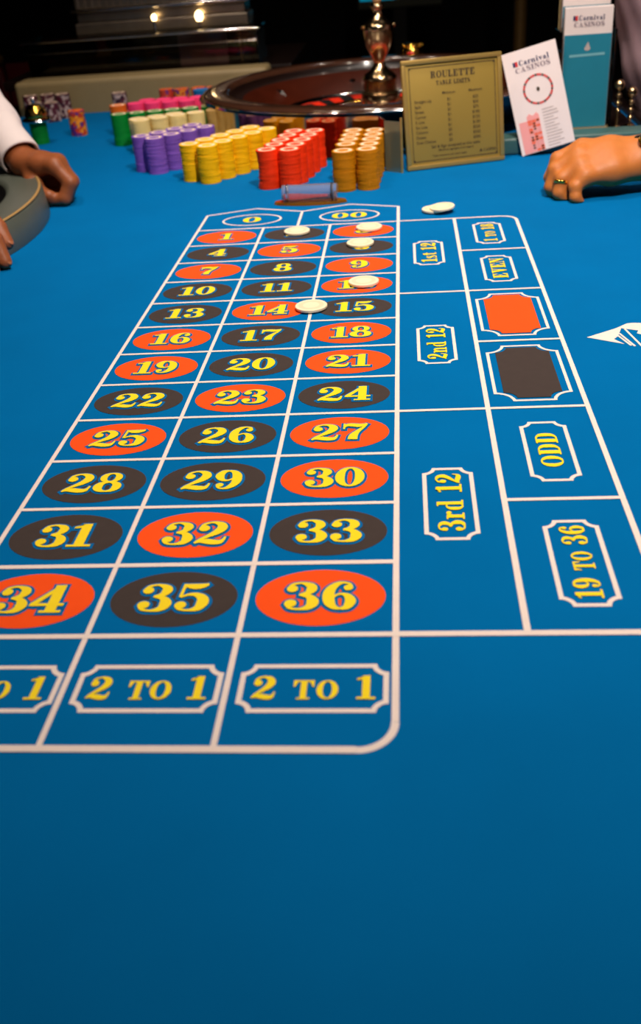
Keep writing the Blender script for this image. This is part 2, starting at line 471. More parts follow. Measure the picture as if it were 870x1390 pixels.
class Flat:
    """collects flat lettering on a plane given by origin, x direction, y direction"""

    def __init__(self, org=(0, 0, 0), xd=(1, 0, 0), yd=(0, 1, 0)):
        self.V, self.F = [], []
        self.o, self.x, self.y = Vector(org), Vector(xd), Vector(yd)
        self.n = self.x.cross(self.y).normalized()
        self.lv = 0.0          # every piece of print lies a hair above the one before

    def p(self, x, y, lift=0.0):
        self.V.append(tuple(self.o + self.x * x + self.y * y + self.n * (self.lv + lift)))
        return len(self.V) - 1

    def poly(self, pts):
        self.lv += 1.2e-5
        a = 0
        for i in range(len(pts)):
            a += pts[i][0] * pts[(i + 1) % len(pts)][1] - pts[(i + 1) % len(pts)][0] * pts[i][1]
        if a < 0:
            pts = pts[::-1]
        self.F.append([self.p(*q) for q in pts])

    def disc(self, x, y, rx, ry=None, n=16):
        ry = rx if ry is None else ry
        self.poly([(x + rx * math.cos(2 * PI * k / n), y + ry * math.sin(2 * PI * k / n)) for k in range(n)])

    def strip(self, pts, closed=False, ext=0.0):
        """pts = [(x, y, full width)]"""
        pts = [np.array(q, float) for q in pts]
        n = len(pts)
        self.lv += 1.2e-5
        if ext and not closed:
            d = pts[0][:2] - pts[1][:2]
            pts[0][:2] += d / (np.linalg.norm(d) + 1e-9) * ext
            d = pts[-1][:2] - pts[-2][:2]
            pts[-1][:2] += d / (np.linalg.norm(d) + 1e-9) * ext
        Ls, Rs = [], []
        for i in range(n):
            if closed:
                t = pts[(i + 1) % n][:2] - pts[i - 1][:2]
            else:
                t = pts[min(i + 1, n - 1)][:2] - pts[max(i - 1, 0)][:2]
            t = t / (np.linalg.norm(t) + 1e-9)
            nn = np.array((-t[1], t[0])) * pts[i][2] / 2
            Ls.append(self.p(*(pts[i][:2] + nn), 1e-7 * i))
            Rs.append(self.p(*(pts[i][:2] - nn), 1e-7 * i))
        for i in range(n if closed else n - 1):
            j = (i + 1) % n
            self.F.append([Rs[i], Rs[j], Ls[j], Ls[i]])

    def line(self, x0, y0, x1, y1, wd):
        self.strip([(x0, y0, wd), (x1, y1, wd)])

    def glyph(self, ch, x, y, sx, sy, grow=0.0):
        for k, d in G[ch][1]:
            if k == 's':
                c = catmull(d)
                P = []
                for i, q in enumerate(c):
                    t = c[min(i + 1, len(c) - 1)] - c[max(i - 1, 0)]
                    tx, ty = t[0] * sx, t[1] * sy
                    L = math.hypot(tx, ty) + 1e-9
                    nx, ny = -ty / L, tx / L
                    # stroke width in glyph units scales with the direction of its normal
                    wd = max(q[2], 0.04) * math.hypot(nx * sx, ny * sy)
                    P.append((x + q[0] * sx, y + q[1] * sy, wd + 2 * grow))
                self.strip(P, ext=grow)
            elif k == 'r':
                P = []
                n = len(d) - 1
                for i in range(n):
                    q = d[i]
                    a, b = d[(i + 1) % n], d[i - 1]
                    tx, ty = (a[0] - b[0]) * sx, (a[1] - b[1]) * sy
                    L = math.hypot(tx, ty) + 1e-9
                    wd = q[2] * math.hypot(ty / L * sx, tx / L * sy)
                    P.append((x + q[0] * sx, y + q[1] * sy, wd + 2 * grow))
                self.strip(P, closed=True)
            elif k == 'c':
                self.disc(x + d[0] * sx, y + d[1] * sy, d[2] * sx + grow, d[2] * sy + grow, 14)
            else:
                pts = [(x + a * sx, y + b * sy) for a, b in d]
                self.poly(pts)
                if grow:
                    for i in range(len(pts)):
                        a, b = pts[i], pts[(i + 1) % len(pts)]
                        self.strip([(*a, 2 * grow), (*b, 2 * grow)], ext=grow)

    def width(self, text, sx, track=0.0):
        return sum((G[c.upper() if c in 'tOo' and False else c][0] + track) * sx for c in text) - track * sx

    def text(self, text, xc, yb, h, length=None, sx=None, grow=0.0, track=0.06, caps=None):
        """text centred on xc, baseline yb, cap height h; caps = set of indices set as small capitals"""
        caps = caps or set()
        unit = sum((G[c][0] + track) * (0.8 if i in caps else 1.0) for i, c in enumerate(text)) - track
        if sx is None:
            sx = length / unit if length else h
        x = xc - unit * sx / 2
        for i, c in enumerate(text):
            k = 0.8 if i in caps else 1.0
            self.glyph(c, x, yb, sx * k, h * k, grow)
            x += (G[c][0] + track) * sx * k

    def notched(self, x0, y0, x1, y1, r, t, n=7, step=0.0):
        """ring shaped frame with concave corners"""
        def path(i):
            a0 = 0.0 if i == 0 else math.asin(min(1, t / (r + t)))
            rr = r if i == 0 else r + t
            out = []
            for (cx, cy, b) in ((x1, y0, PI / 2), (x1, y1, PI), (x0, y1, 1.5 * PI), (x0, y0, 0)):
                seq = []
                for k in range(n):
                    a = a0 + (PI / 2 - 2 * a0) * k / (n - 1)
                    seq.append((cx + rr * math.cos(b + a), cy + rr * math.sin(b + a)))
                out += seq[::-1]
            return out
        A, B = path(0), path(1)
        ia = [self.p(*q) for q in A]
        ib = [self.p(*q) for q in B]
        m = len(A)
        for i in range(m):
            j = (i + 1) % m
            self.F.append([ia[i], ia[j], ib[j], ib[i]])

    def notched_fill(self, x0, y0, x1, y1, r, n=7):
        out = []
        for (cx, cy, b) in ((x1, y0, PI / 2), (x1, y1, PI), (x0, y1, 1.5 * PI), (x0, y0, 0)):
            seq = [(cx + r * math.cos(b + PI / 2 * k / (n - 1)), cy + r * math.sin(b + PI / 2 * k / (n - 1))) for k in range(n)]
            out += seq[::-1]
        cxm, cym = (x0 + x1) / 2, (y0 + y1) / 2
        c = self.p(cxm, cym)
        ids = [self.p(*q) for q in out]
        for i in range(len(ids)):
            self.F.append([c, ids[i], ids[(i + 1) % len(ids)]])

    def make(self, name, m, parent=None):
        return obj(name, (self.V, self.F), m, parent)


# ------------------------------------------------------------------ the room
FLOOR = -0.78
struct(obj('floor', box(-3.2, -2.6, FLOOR - 0.05, 3.4, 4.3, FLOOR), 'carpet'))
struct(obj('wall_back', box(-3.2, 4.2, FLOOR, 3.4, 4.3, CEIL), 'wallm'))
struct(obj('wall_left', box(-3.3, -2.6, FLOOR, -3.2, 4.3, CEIL), 'wallm'))
struct(obj('wall_right', box(3.4, -2.6, FLOOR, 3.5, 4.3, CEIL), 'wallm'))
struct(obj('wall_front', box(-3.2, -2.7, FLOOR, 3.4, -2.6, CEIL), 'wallm'))
struct(obj('ceiling', box(-3.3, -2.7, CEIL, 3.5, 4.3, CEIL + 0.06), 'ceilm'))
bulb = emit('bulb_glow', (255, 226, 190), 30.0)
names = ['over the betting layout', 'over the chip columns', 'over the brochure holder', 'over the dealer', 'behind the wheel', 'over the clear case', 'over the far right of the wheel']
for (x, y, *_), nm in zip(SPOTS, names):
    t = thing('ceiling_light', 'small recessed brass downlight in the dark ceiling ' + nm, 'lamp', (x, y, CEIL), 0, 'recessed ceiling downlights')
    obj('trim_ring', lathe([(0.045, -0.002), (0.075, -0.002), (0.075, -0.012), (0.047, -0.014), (0.045, -0.002)], 28), 'brass', t, True, 40)
    obj('bulb', lathe([(0.0001, -0.001), (0.044, -0.001), (0.04, -0.006), (0.0001, -0.008)], 20), bulb, t, True)

# ------------------------------------------------------------------ the table
D = 0.0818          # row depth
W = 0.104           # column width
XR, XD, XO = 3 * W + 0.0005, 0.3975, 0.489
YB = -12 * D - 0.1014
TB = thing('roulette_table', 'long blue felt roulette table with printed betting layout', 'table', (0, 0, FLOOR))
TB_Z = -FLOOR      # children are placed in world coordinates through this offset


def tpart(name, data, m, parent=None, smooth=False):
    o = obj(name, data, m, None, smooth, 40 if smooth else None)
    if parent is None:
        o.parent = TB
        o.location = (0, 0, TB_Z)
    else:
        o.parent = parent
    return o


TX0, TX1, TY0, TY1 = -0.72, 0.80, -1.36, 1.22
tpart('felt_top', box(TX0, TY0, -0.03, TX1, TY1, 0.0), 'felt')
tpart('apron', box(TX0 + 0.01, TY0 + 0.01, -0.22, TX1 - 0.01, TY1 - 0.01, -0.0302), 'darkwood')


def rail(x0, y0, x1, y1, hz, m):
    return tpart('padded_rail', box(x0, y0, -0.07, x1, y1, hz, 0.014, 4), m, None, True)


rail(TX0 - 0.10, TY0 - 0.08, TX1 + 0.08, TY0 - 0.001, 0.012, 'darkwood')
rail(TX1 + 0.001, TY0, TX1 + 0.03, TY1 + 0.10, 0.012, 'darkwood')
rail(TX0 - 0.10, TY0, TX0 - 0.001, -0.5, 0.012, 'darkwood')
rail(TX0, TY1 + 0.001, -0.03, TY1 + 0.10, 0.085, 'olive')
rail(-0.028, TY1 + 0.001, TX1, TY1 + 0.10, 0.05, 'darkwood')
for lx, ly in ((-0.55, -1.15), (0.62, -1.15), (-0.55, 1.0), (0.62, 1.0)):
    tpart('leg', lathe([(0.0001, FLOOR), (0.09, FLOOR), (0.09, FLOOR + 0.03), (0.05, FLOOR + 0.06), (0.045, -0.4), (0.06, -0.28), (0.075, -0.222), (0.0001, -0.222)], 20, (lx, ly, 0)), 'darkwood', None, True)
# low sea green bumper along the right back of the betting area
tpart('bumper_strip', box(0.50, 0.412, 0.0, 0.795, 0.47, 0.031, 0.006, 3), 'seaglass', None, True)

tpart('side_shelf', box(0.615, 0.4705, 0.0002, 0.795, 1.215, 0.0022), 'darkwood')

# printed lines
Z1, Z2, Z3 = 0.0003, 0.0006, 0.0009


LN = [0]


def pline(x0, y0, x1, y1, wd, z=Z1):
    LN[0] += 1
    f = Flat((0, 0, z + LN[0] * 1.2e-5))
    f.line(x0, y0, x1, y1, wd)
    return tpart('printed_line', (f.V, f.F), 'line')


CW = 0.0040
pline(0, YB + 0.02, 0, 0.0879, CW)
pline(W, YB, W, 0, 0.0038)
pline(2 * W, YB, 2 * W, 0, 0.0038)
pline(XR, YB + 0.022, XR, 0.0879, 0.0044)
for k in range(13):
    y = -k * D
    pline(0, y, XR, y, 0.0040 if k < 11 else 0.0046)
for k in (0, 4, 8, 12):
    y = -k * D
    pline(XR, y, XO - (0.02 if k in (0, 12) else 0), y, 0.0042 if k < 12 else 0.0050)
for k in (2, 6, 10):
    pline(XD, -k * D, XO, -k * D, 0.0042)
pline(XD, -12 * D, XD, 0, 0.0046)
pline(XO, -12 * D + 0.02, XO, -0.02, 0.0046)
pline(0.02, YB, XR - 0.022, YB, 0.0052)


def parc(cx, cy, r, a0, a1, wd):
    f = Flat((0, 0, Z1 - 0.0001))
    f.strip([(cx + r * math.cos(a0 + (a1 - a0) * k / 10), cy + r * math.sin(a0 + (a1 - a0) * k / 10), wd) for k in range(11)])
    tpart('printed_corner', (f.V, f.F), 'line')


parc(XR - 0.022, YB + 0.022, 0.022, 1.5 * PI, 2 * PI, 0.0048)
parc(0.02, YB + 0.02, 0.02, PI, 1.5 * PI, 0.0048)
parc(XO - 0.02, -0.02, 0.02, 0, PI / 2, 0.0044)
parc(XO - 0.02, -12 * D + 0.02, 0.02, 1.5 * PI, 2 * PI, 0.0046)
MX = 0.157
f = Flat((0, 0, Z1 - 0.00012))
f.strip([(0, 0.0879, CW), (0.0781, 0.1184, 0.004), (MX, 0.0868, 0.004)])
tpart('printed_peak', (f.V, f.F), 'line')
f = Flat((0, 0, Z1 - 0.00016))
f.strip([(MX, 0.0868, 0.004), (0.2340, 0.1168, 0.004), (XR, 0.0876, 0.004)])
tpart('printed_peak', (f.V, f.F), 'line')
pline(MX, 0, MX, 0.0868, 0.0038)
for (cx, cy, tx, ln) in ((0.0790, 0.0495, '0', 0.030), (0.2353, 0.0480, '00', 0.056)):
    f = Flat((0, 0, Z1))
    f.strip([(cx + 0.0465 * math.cos(2 * PI * k / 40), cy + 0.031 * math.sin(2 * PI * k / 40), 0.0032) for k in range(40)], closed=True)
    o = tpart('zero_ring', (f.V, f.F), 'line')
    f = Flat((cx, cy, Z2))
    f.text(tx, 0, -0.015, 0.030, length=ln)
    tpart('numeral', (f.V, f.F), 'yellow_print', o)

# number ovals
REDS = {1, 3, 5, 7, 9, 12, 14, 16, 18, 19, 21, 23, 25, 27, 30, 32, 34, 36}
for n in range(1, 37):
    c, r = (n - 1) % 3, (n - 1) // 3
    cx, cy = W * (c + 0.5), -D * (r + 0.5)
    f = Flat((0, 0, 0))
    f.disc(0, 0, 0.0455, 0.0318, 44)
    o = tpart('number_oval', (f.V, f.F), 'red_print' if n in REDS else 'black_print')
    o.location = (cx, cy, TB_Z + Z1)
    o['label'] = ('orange-red' if n in REDS else 'charcoal black') + ' printed oval with the number %d' % n
    tx = str(n)
    f = Flat((0, 0, 0.0002))
    f.text(tx, 0, -0.0160, 0.0320, sx=0.0335, grow=0.0023, track=0.03)
    tpart('numeral_outline', (f.V, f.F), 'felt_print', o)
    f = Flat((0, 0, 0.0010))
    f.text(tx, 0, -0.0160, 0.0320, sx=0.0335, track=0.03)
    tpart('numeral', (f.V, f.F), 'yellow_print', o)


def betbox(cx, cy, wx, wy, text, h, length, along_y, caps=None, r=0.0082, t=0.0034):
    f = Flat((0, 0, 0))
    f.notched(-wx / 2, -wy / 2, wx / 2, wy / 2, r, t)
    o = tpart('bet_box_frame', (f.V, f.F), 'line')
    o.location = (cx, cy, TB_Z + Z1)
    o['label'] = 'white notched frame printed around the yellow words ' + text
    if along_y:
        f = Flat((0, 0, Z1), (0, 1, 0), (-1, 0, 0))
    else:
        f = Flat((0, 0, Z1))
    f.text(text, 0, -h / 2, h, length=length, caps=caps, track=0.07)
    tpart('lettering', (f.V, f.F), 'yellow_print', o)


for c in range(3):
    betbox(W * (c + 0.5) + 0.002, -1.0320, 0.0930, 0.0428, '2 TO 1', 0.0207, 0.0765, False, {2, 3}, 0.0075, 0.0034)
for k, tx in enumerate(('1st 12', '2nd 12', '3rd 12')):
    betbox(0.3547, -4 * D * k - 0.1645, 0.0420, 0.1085, tx, 0.0210, 0.0870, True)
for cy, tx, ln, cp in ((-0.083, '1 TO 18', 0.086, {2, 3}), (-0.2447, 'EVEN', 0.080, None), (-0.7375, 'ODD', 0.0600, None), (-0.9018, '19 TO 36', 0.0900, {3, 4})):
    betbox(0.4430, cy, 0.0415, 0.1060, tx, 0.0188, ln, True, cp)
for cy, m, nm in ((-0.4092, 'red_print', 'orange-red'), (-0.5727, 'black_print', 'charcoal black')):
    f = Flat((0, 0, 0))
    f.notched(-0.0375, -0.0680, 0.0375, 0.0680, 0.0170, 0.0032)
    o = tpart('color_bet_frame', (f.V, f.F), 'line')
    o.location = (0.4430, cy, TB_Z + Z1)
    o['label'] = 'white notched frame around the %s panel' % nm
    f = Flat((0, 0, Z1))
    f.notched_fill(-0.0278, -0.0610, 0.0278, 0.0610, 0.0120)
    tpart('color_panel', (f.V, f.F), m, o)

# white winged emblem printed at the right
f = Flat((0, 0, Z1))
f.poly([(0.5153, -0.4899), (0.5509, -0.5122), (0.5425, -0.4975), (0.5480, -0.4900), (0.5560, -0.4670), (0.5555, -0.4625), (0.5488, -0.4682)])
f.poly([(0.5555, -0.4625), (0.5560, -0.4680), (0.5720, -0.4760), (0.5795, -0.4760), (0.5860, -0.4580), (0.5780, -0.4545), (0.5700, -0.4532), (0.5641, -0.4547), (0.5590, -0.4590)])
f.poly([(0.5720, -0.4760), (0.5690, -0.4840), (0.5740, -0.4880), (0.5760, -0.4960), (0.5950, -0.5000), (0.6150, -0.4850), (0.5860, -0.4580), (0.5795, -0.4760)])
for a, b in (((0.5480, -0.4870), (0.5566, -0.5165)), ((0.5510, -0.4820), (0.5600, -0.5185)), ((0.5590, -0.4700), (0.5675, -0.5230))):
    f.line(*a, *b, 0.0024)
o = tpart('winged_emblem', (f.V, f.F), 'line')
o['label'] = 'white winged emblem printed on the felt at the right'

# ------------------------------------------------------------------ betting chips
CHR, CHH = 0.0195, 0.0033


def chip_mesh(name, edge, inlay, seg=24):
    prof = [(0.0001, 0), (CHR - 0.0004, 0), (CHR, 0.0004), (CHR, CHH - 0.0005), (CHR - 0.0005, CHH), (CHR * 0.80, CHH), (CHR * 0.52, CHH), (0.0001, CHH)]
    bm = lathe(prof, seg, mis=[0, 0, 0, 0, 0, 1, 0])
    me = bpy.data.meshes.new(name)
    bm.to_mesh(me)
    bm.free()
    me.materials.append(MT[edge])
    me.materials.append(MT[inlay])
    return me


CHIP = {}
for cname, inl in (('mustard', 'inlay'), ('red', 'inlay'), ('yellow', 'inlay'), ('purple', 'inlay'), ('cream', 'inlay'), ('green', 'inlay'), ('pink', 'pink'), ('orange', 'inlay'), ('blue', 'blue'), ('spot_orange', 'orange'), ('spot_maroon', 'inlay')):
    CHIP[cname] = chip_mesh('casino_chip_' + cname, cname, inl)
CHIP['ivory'] = chip_mesh('ivory_chip', 'ivory', 'ivory2', 36)


def place_chip(me, x, y, z, label, group, name='casino_chip', rz=0.0, tilt=(0, 0)):
    o = bpy.data.objects.new(name, me)
    COL.objects.link(o)
    o.location = (x, y, z)
    o.rotation_euler = (tilt[0], tilt[1], rz)
    return tag(o, label, 'casino chip', group)


ZP = 0.0020
for (x, y, z, lb, tilt) in (
        (0.1600, -0.0390, ZP, 'ivory chip lying on the black oval between numbers 1 and 3', (0, 0)),
        (0.2690, -0.0360, ZP, 'ivory chip lying on the red oval in the row below double zero', (0, 0)),
        (0.2585, -0.1150, ZP, 'ivory chip lying on the black oval right of number 5', (0, 0)),
        (0.2690, -0.2850, ZP, 'ivory chip covering part of the number 12', (0, 0)),
        (0.2080, -0.3680, ZP, 'ivory chip on the line between numbers 14 and 15', (0, 0)),
        (0.3690, 0.0460, ZP, 'lower ivory chip, half covered, above the 1st 12 bet', (0, 0)),
        (0.3810, 0.0400, ZP + CHH + 0.0012, 'upper ivory chip lapped over another above the 1st 12 bet', (0.0, -0.07))):
    place_chip(CHIP['ivory'], x, y, z, lb, 'ivory chips placed on the layout', 'ivory_chip', random.random() * 6, tilt)

# columns of stacked chips fanned around the wheel
stacks = []     # colour, x, y, count, description, prominence


def unit(a, b):
    L = math.hypot(a, b)
    return a / L, b / L


def column(colr, word, x, y, dx, dy, offs, n, side):
    dx, dy = unit(dx, dy)
    ordn = ['front', 'second', 'third', 'fourth', 'fifth', 'sixth']
    for i, o_ in enumerate(offs):
        stacks.append((colr, x + dx * o_, y + dy * o_, n, '%s stack of the %s%s chip column' % (ordn[i], side, word), i))


R5 = (0, 0.0405, 0.081, 0.1215, 0.162)
column('mustard', 'mustard', 0.2205, 0.2160, 0.06, 1, (0, 0.053, 0.0935, 0.134, 0.1745), 20, 'left ')
column('mustard', 'mustard', 0.2605, 0.2200, 0.06, 1, (0, 0.0405, 0.081, 0.1215, 0.162), 20, 'right ')
column('red', 'red', 0.0840, 0.2620, 0.20, 0.98, R5, 20, 'left ')
column('red', 'red', 0.1235, 0.2535, 0.20, 0.98, R5, 20, 'right ')
column('yellow', 'yellow', -0.0720, 0.3540, 0.58, 0.81, R5, 20, 'left ')
column('yellow', 'yellow', -0.0360, 0.3290, 0.58, 0.81, R5, 20, 'right ')
column('purple', 'purple', -0.1890, 0.4610, 0.69, 0.72, R5[:4], 20, 'left ')
column('purple', 'purple', -0.1580, 0.4340, 0.69, 0.72, R5[:4], 20, 'right ')
column('cream', 'cream', -0.2300, 0.6250, 0.865, 0.45, R5[:4], 21, 'near ')
column('cream', 'cream', -0.2460, 0.6640, 0.865, 0.45, R5[:3], 20, 'far ')
column('green', 'green', -0.3060, 0.7400, 0.985, 0.16, (0, 0.0395, 0.079, 0.1185, 0.158), 20, '')
column('pink', 'pink', -0.3020, 0.8800, 1, -0.02, R5[:4], 20, 'near ')
column('pink', 'pink', -0.2850, 0.9205, 1, -0.02, R5[:4], 20, 'far ')
stacks.append(('orange', -0.3430, 0.8700, 20, 'lone orange stack beside the pink chip columns', 0))
stacks.append(('blue', -0.1700, 1.0100, 21, 'lone blue stack behind the pink chips, by the wheel rim', 0))
stacks.append(('green', -0.5240, 0.8160, 15, 'lone green stack carrying the shiny dome marker', 0))
stacks.append(('spot_orange', -0.4550, 0.8960, 17, 'lone orange speckled stack standing on open felt', 0))
for i, (x, y) in enumerate(((-0.2830, 1.128), (-0.2420, 1.120), (-0.1980, 1.124), (-0.1560, 1.118), (-0.1120, 1.126))):
    stacks.append(('spot_orange', x, y, 18, '%s orange speckled stack from left by the olive rail' % ['first', 'second', 'third', 'fourth', 'fifth'][i], 1))
stacks.append(('spot_maroon', -0.4060, 1.120, 18, 'lone maroon speckled stack left of the orange speckled row', 1))
for i, (x, y) in enumerate(((-0.6600, 1.165), (-0.6150, 1.172), (-0.5720, 1.165), (-0.6350, 1.125), (-0.5900, 1.118))):
    stacks.append(('spot_maroon', x, y, 18 if i < 3 else 14, 'far left maroon speckled cluster, %s' % ['back left stack', 'back middle stack', 'back right stack', 'front left stack', 'front right stack'][i], 1))

solo = {('mustard', 0), ('red', 0), ('yellow', 0), ('purple', 0)}
WORD = {'spot_orange': 'orange speckled', 'spot_maroon': 'maroon speckled'}
SV, SF, SM = [], [], []
ORD = ['first', 'second', 'third', 'fourth', 'fifth', 'sixth', 'seventh', 'eighth', 'ninth', 'tenth', 'eleventh', 'twelfth', 'thirteenth', 'fourteenth',
       'fifteenth', 'sixteenth', 'seventeenth', 'eighteenth', 'nineteenth', 'twentieth', 'twenty-first', 'twenty-second']
order = list(CHIP.keys())
solo_n = 0
for si, (colr, x, y, n, desc, rank) in enumerate(stacks):
    whole = ((colr, rank) in solo) or (colr == 'green' and rank == 0) or (colr == 'yellow' and rank == 1 and 'right' in desc)
    word = WORD.get(colr, colr)
    ph = random.random() * 6
    rr = random.Random(si * 13 + 5)
    shift = (0.0, 0.0)
    for k in range(n):
        if k % 5 == 0:
            shift = (rr.uniform(-0.0005, 0.0005), rr.uniform(-0.0005, 0.0005))
        jx, jy = shift[0] + rr.uniform(-0.0003, 0.0003), shift[1] + rr.uniform(-0.0003, 0.0003)
        if colr == 'red' and 'left' in desc and rank == 0:      # the waisted front left red stack
            jx += 0.003 * math.sin(k / 19.0 * PI) - 0.001
        z = k * (CHH + 0.00002)
        if whole or k == n - 1:
            if k == n - 1:
                lb = 'topmost chip of the %s' % desc
            else:
                lb = '%s %s chip from the top, %s' % (ORD[n - 1 - k], word, desc)
            place_chip(CHIP[colr], x + jx, y + jy, z, lb, '%s chips, %s' % (word, desc), 'casino_chip', rr.random() * 6)
            solo_n += 1
        else:
            b = len(SV)
            me = CHIP[colr]
            SV += [(v.co.x + x + jx, v.co.y + y + jy, v.co.z + z) for v in me.vertices]
            for p in me.polygons:
                SF.append([b + q for q in p.vertices])
                SM.append(order.index(colr))
o = obj('stacked_casino_chips', (SV, SF), [MT[c] if c in MT else MT['ivory'] for c in order])
o.data.polygons.foreach_set('material_index', SM)
o['kind'] = 'stuff'
tag(o, 'lower chips of the coloured stacks further back in the columns', 'casino chips')

# shiny dome marker on the lone green stack
t = thing('dome_marker', 'shiny brass dome marker on top of the lone green stack', 'marker', (-0.524, 0.816, 15 * 0.00332 + 0.0002))
t.scale = (1.25, 1.25, 1.15)
obj('flange', lathe([(0.0001, 0), (0.026, 0), (0.028, 0.002), (0.026, 0.005), (0.018, 0.006), (0.0001, 0.006)], 28), 'chrome', t, True, 40)
obj('dome', lathe([(0.019, 0.006), (0.0205, 0.012), (0.018, 0.022), (0.012, 0.029), (0.006, 0.032), (0.0001, 0.0325)], 28), 'gold', t, True)
obj('finial', lathe([(0.0001, 0.03), (0.004, 0.032), (0.003, 0.036), (0.005, 0.040), (0.003, 0.0445), (0.0001, 0.046)], 16), 'chrome', t, True)

# ------------------------------------------------------------------ win marker lying in front of the columns: clear cylinder on an amber plate
t = thing('win_marker', 'clear acrylic cylinder on an amber plate above the zeros', 'marker', (0.166, 0.138, 0.0), -0.055)
bm = bmesh.new()
n = 40
vb = [bm.verts.new((0.062 * math.cos(2 * PI * k / n) * (1 if abs(math.cos(2 * PI * k / n)) < .99 else 1), 0.019 * math.sin(2 * PI * k / n), 0.0005)) for k in range(n)]
vt = [bm.verts.new((0.060 * math.cos(2 * PI * k / n), 0.0175 * math.sin(2 * PI * k / n), 0.0045)) for k in range(n)]
for k in range(n):
    bm.faces.new((vb[k], vb[(k + 1) % n], vt[(k + 1) % n], vt[k]))
bm.faces.new(vb[::-1])
bm.faces.new(vt)
obj('plate', bm, mat('amber_plate', (176, 116, 40), 0.18, 0.6, coat=0.8), t)
bm = lathe([(0.0001, -0.046), (0.0120, -0.046), (0.0130, -0.045), (0.0130, 0.045), (0.0120, 0.046), (0.0001, 0.046)], 40)
bmesh.ops.rotate(bm, verts=bm.verts, matrix=Matrix.Rotation(PI / 2, 3, 'Y'))
bmesh.ops.translate(bm, verts=bm.verts, vec=(0, 0, 0.0179))
obj('cylinder', bm, 'acrylic', t, True, 40)
for s in (-1, 1):
    bm = lathe([(0.0131, -0.001), (0.0138, -0.001), (0.0138, 0.001), (0.0131, 0.001), (0.0131, -0.001)], 36)
    bmesh.ops.rotate(bm, verts=bm.verts, matrix=Matrix.Rotation(PI / 2, 3, 'Y'))
    bmesh.ops.translate(bm, verts=bm.verts, vec=(s * 0.0375, 0, 0.0185))
    obj('band', bm, 'chrome' if s < 0 else 'black', t, True)

# ------------------------------------------------------------------ roulette wheel
WC = (0.272, 0.852)
t = thing('roulette_wheel', 'large mahogany roulette wheel with tall brass turret', 'roulette wheel', (WC[0], WC[1], 0.0))
obj('base_drum', lathe([(0.0001, 0.0), (0.30, 0.0), (0.30, 0.010), (0.335, 0.03), (0.372, 0.081), (0.36, 0.083)], 96), 'darkwood', t, True, 40)
obj('outer_rim', lathe([(0.372, 0.081), (0.392, 0.0815), (0.3985, 0.0845), (0.3985, 0.0880), (0.392, 0.0915), (0.375, 0.0935), (0.352, 0.093), (0.344, 0.090), (0.342, 0.082)], 128), 'rimwood', t, True)
obj('rim_band', lathe([(0.396, 0.0826), (0.3992, 0.0832), (0.4000, 0.0848), (0.3994, 0.0864), (0.397, 0.087)], 128), 'chrome', t, True)
obj('ball_track', lathe([(0.342, 0.083), (0.340, 0.070), (0.328, 0.066), (0.316, 0.067), (0.312, 0.071)], 128), 'darkwood', t, True)
obj('bowl_slope', lathe([(0.312, 0.071), (0.300, 0.066), (0.245, 0.036), (0.236, 0.030)], 128), 'wood', t, True)
obj('steel_ring', lathe([(0.236, 0.030), (0.232, 0.034), (0.226, 0.034), (0.222, 0.028)], 128), 'chrome', t, True)
for k in range(38):
    a0, a1 = 2 * PI * k / 38, 2 * PI * (k + 0.93) / 38
    m = 'pocket_green' if k in (0, 19) else ('pocket_red' if k % 2 else 'pocket_black')
    V = []
    for rz in ((0.222, 0.027), (0.190, 0.031), (0.158, 0.022)):
        for q in range(3):
            a = a0 + (a1 - a0) * q / 2
            V.append((rz[0] * math.cos(a), rz[0] * math.sin(a), rz[1]))
    F = []
    for i in range(2):
        for q in range(2):
            F.append((i * 3 + q, i * 3 + q + 1, i * 3 + 3 + q + 1, i * 3 + 3 + q))
    bm = bmesh.new()
    bv = [bm.verts.new(v) for v in V]
    for ff in F:
        bm.faces.new([bv[q] for q in ff])
    r = bmesh.ops.extrude_face_region(bm, geom=bm.faces[:])
    bmesh.ops.translate(bm, verts=[v for v in r['geom'] if isinstance(v, bmesh.types.BMVert)], vec=(0, 0, -0.008))
    bmesh.ops.recalc_face_normals(bm, faces=bm.faces)
    obj('pocket', bm, m, t)
obj('rotor_cone', lathe([(0.223, 0.018), (0.158, 0.0185), (0.156, 0.022), (0.10, 0.032), (0.05, 0.038), (0.0001, 0.040)], 96), 'wood', t, True, 50)
obj('rotor_ring', lathe([(0.1575, 0.020), (0.159, 0.025), (0.154, 0.027), (0.150, 0.024)], 96), 'gold', t, True)
for k in range(8):
    a = 2 * PI * (k + 0.35) / 8
    bm = bmesh.new()
    lng = 0.016 if k % 2 else 0.009
    wid = 0.006 if k % 2 else 0.010
    p = [(lng, 0, 0), (0, wid, 0), (-lng, 0, 0), (0, -wid, 0)]
    b = [bm.verts.new(q) for q in p]
    top = bm.verts.new((0, 0, 0.006))
    bm.faces.new(b[::-1])
    for i in range(4):
        bm.faces.new((b[i], b[(i + 1) % 4], top))
    o = obj('ball_deflector', bm, 'chrome', t)
    o.location = (0.276 * math.cos(a), 0.276 * math.sin(a), 0.0535)
    o.rotation_euler = (0, -0.5, a)
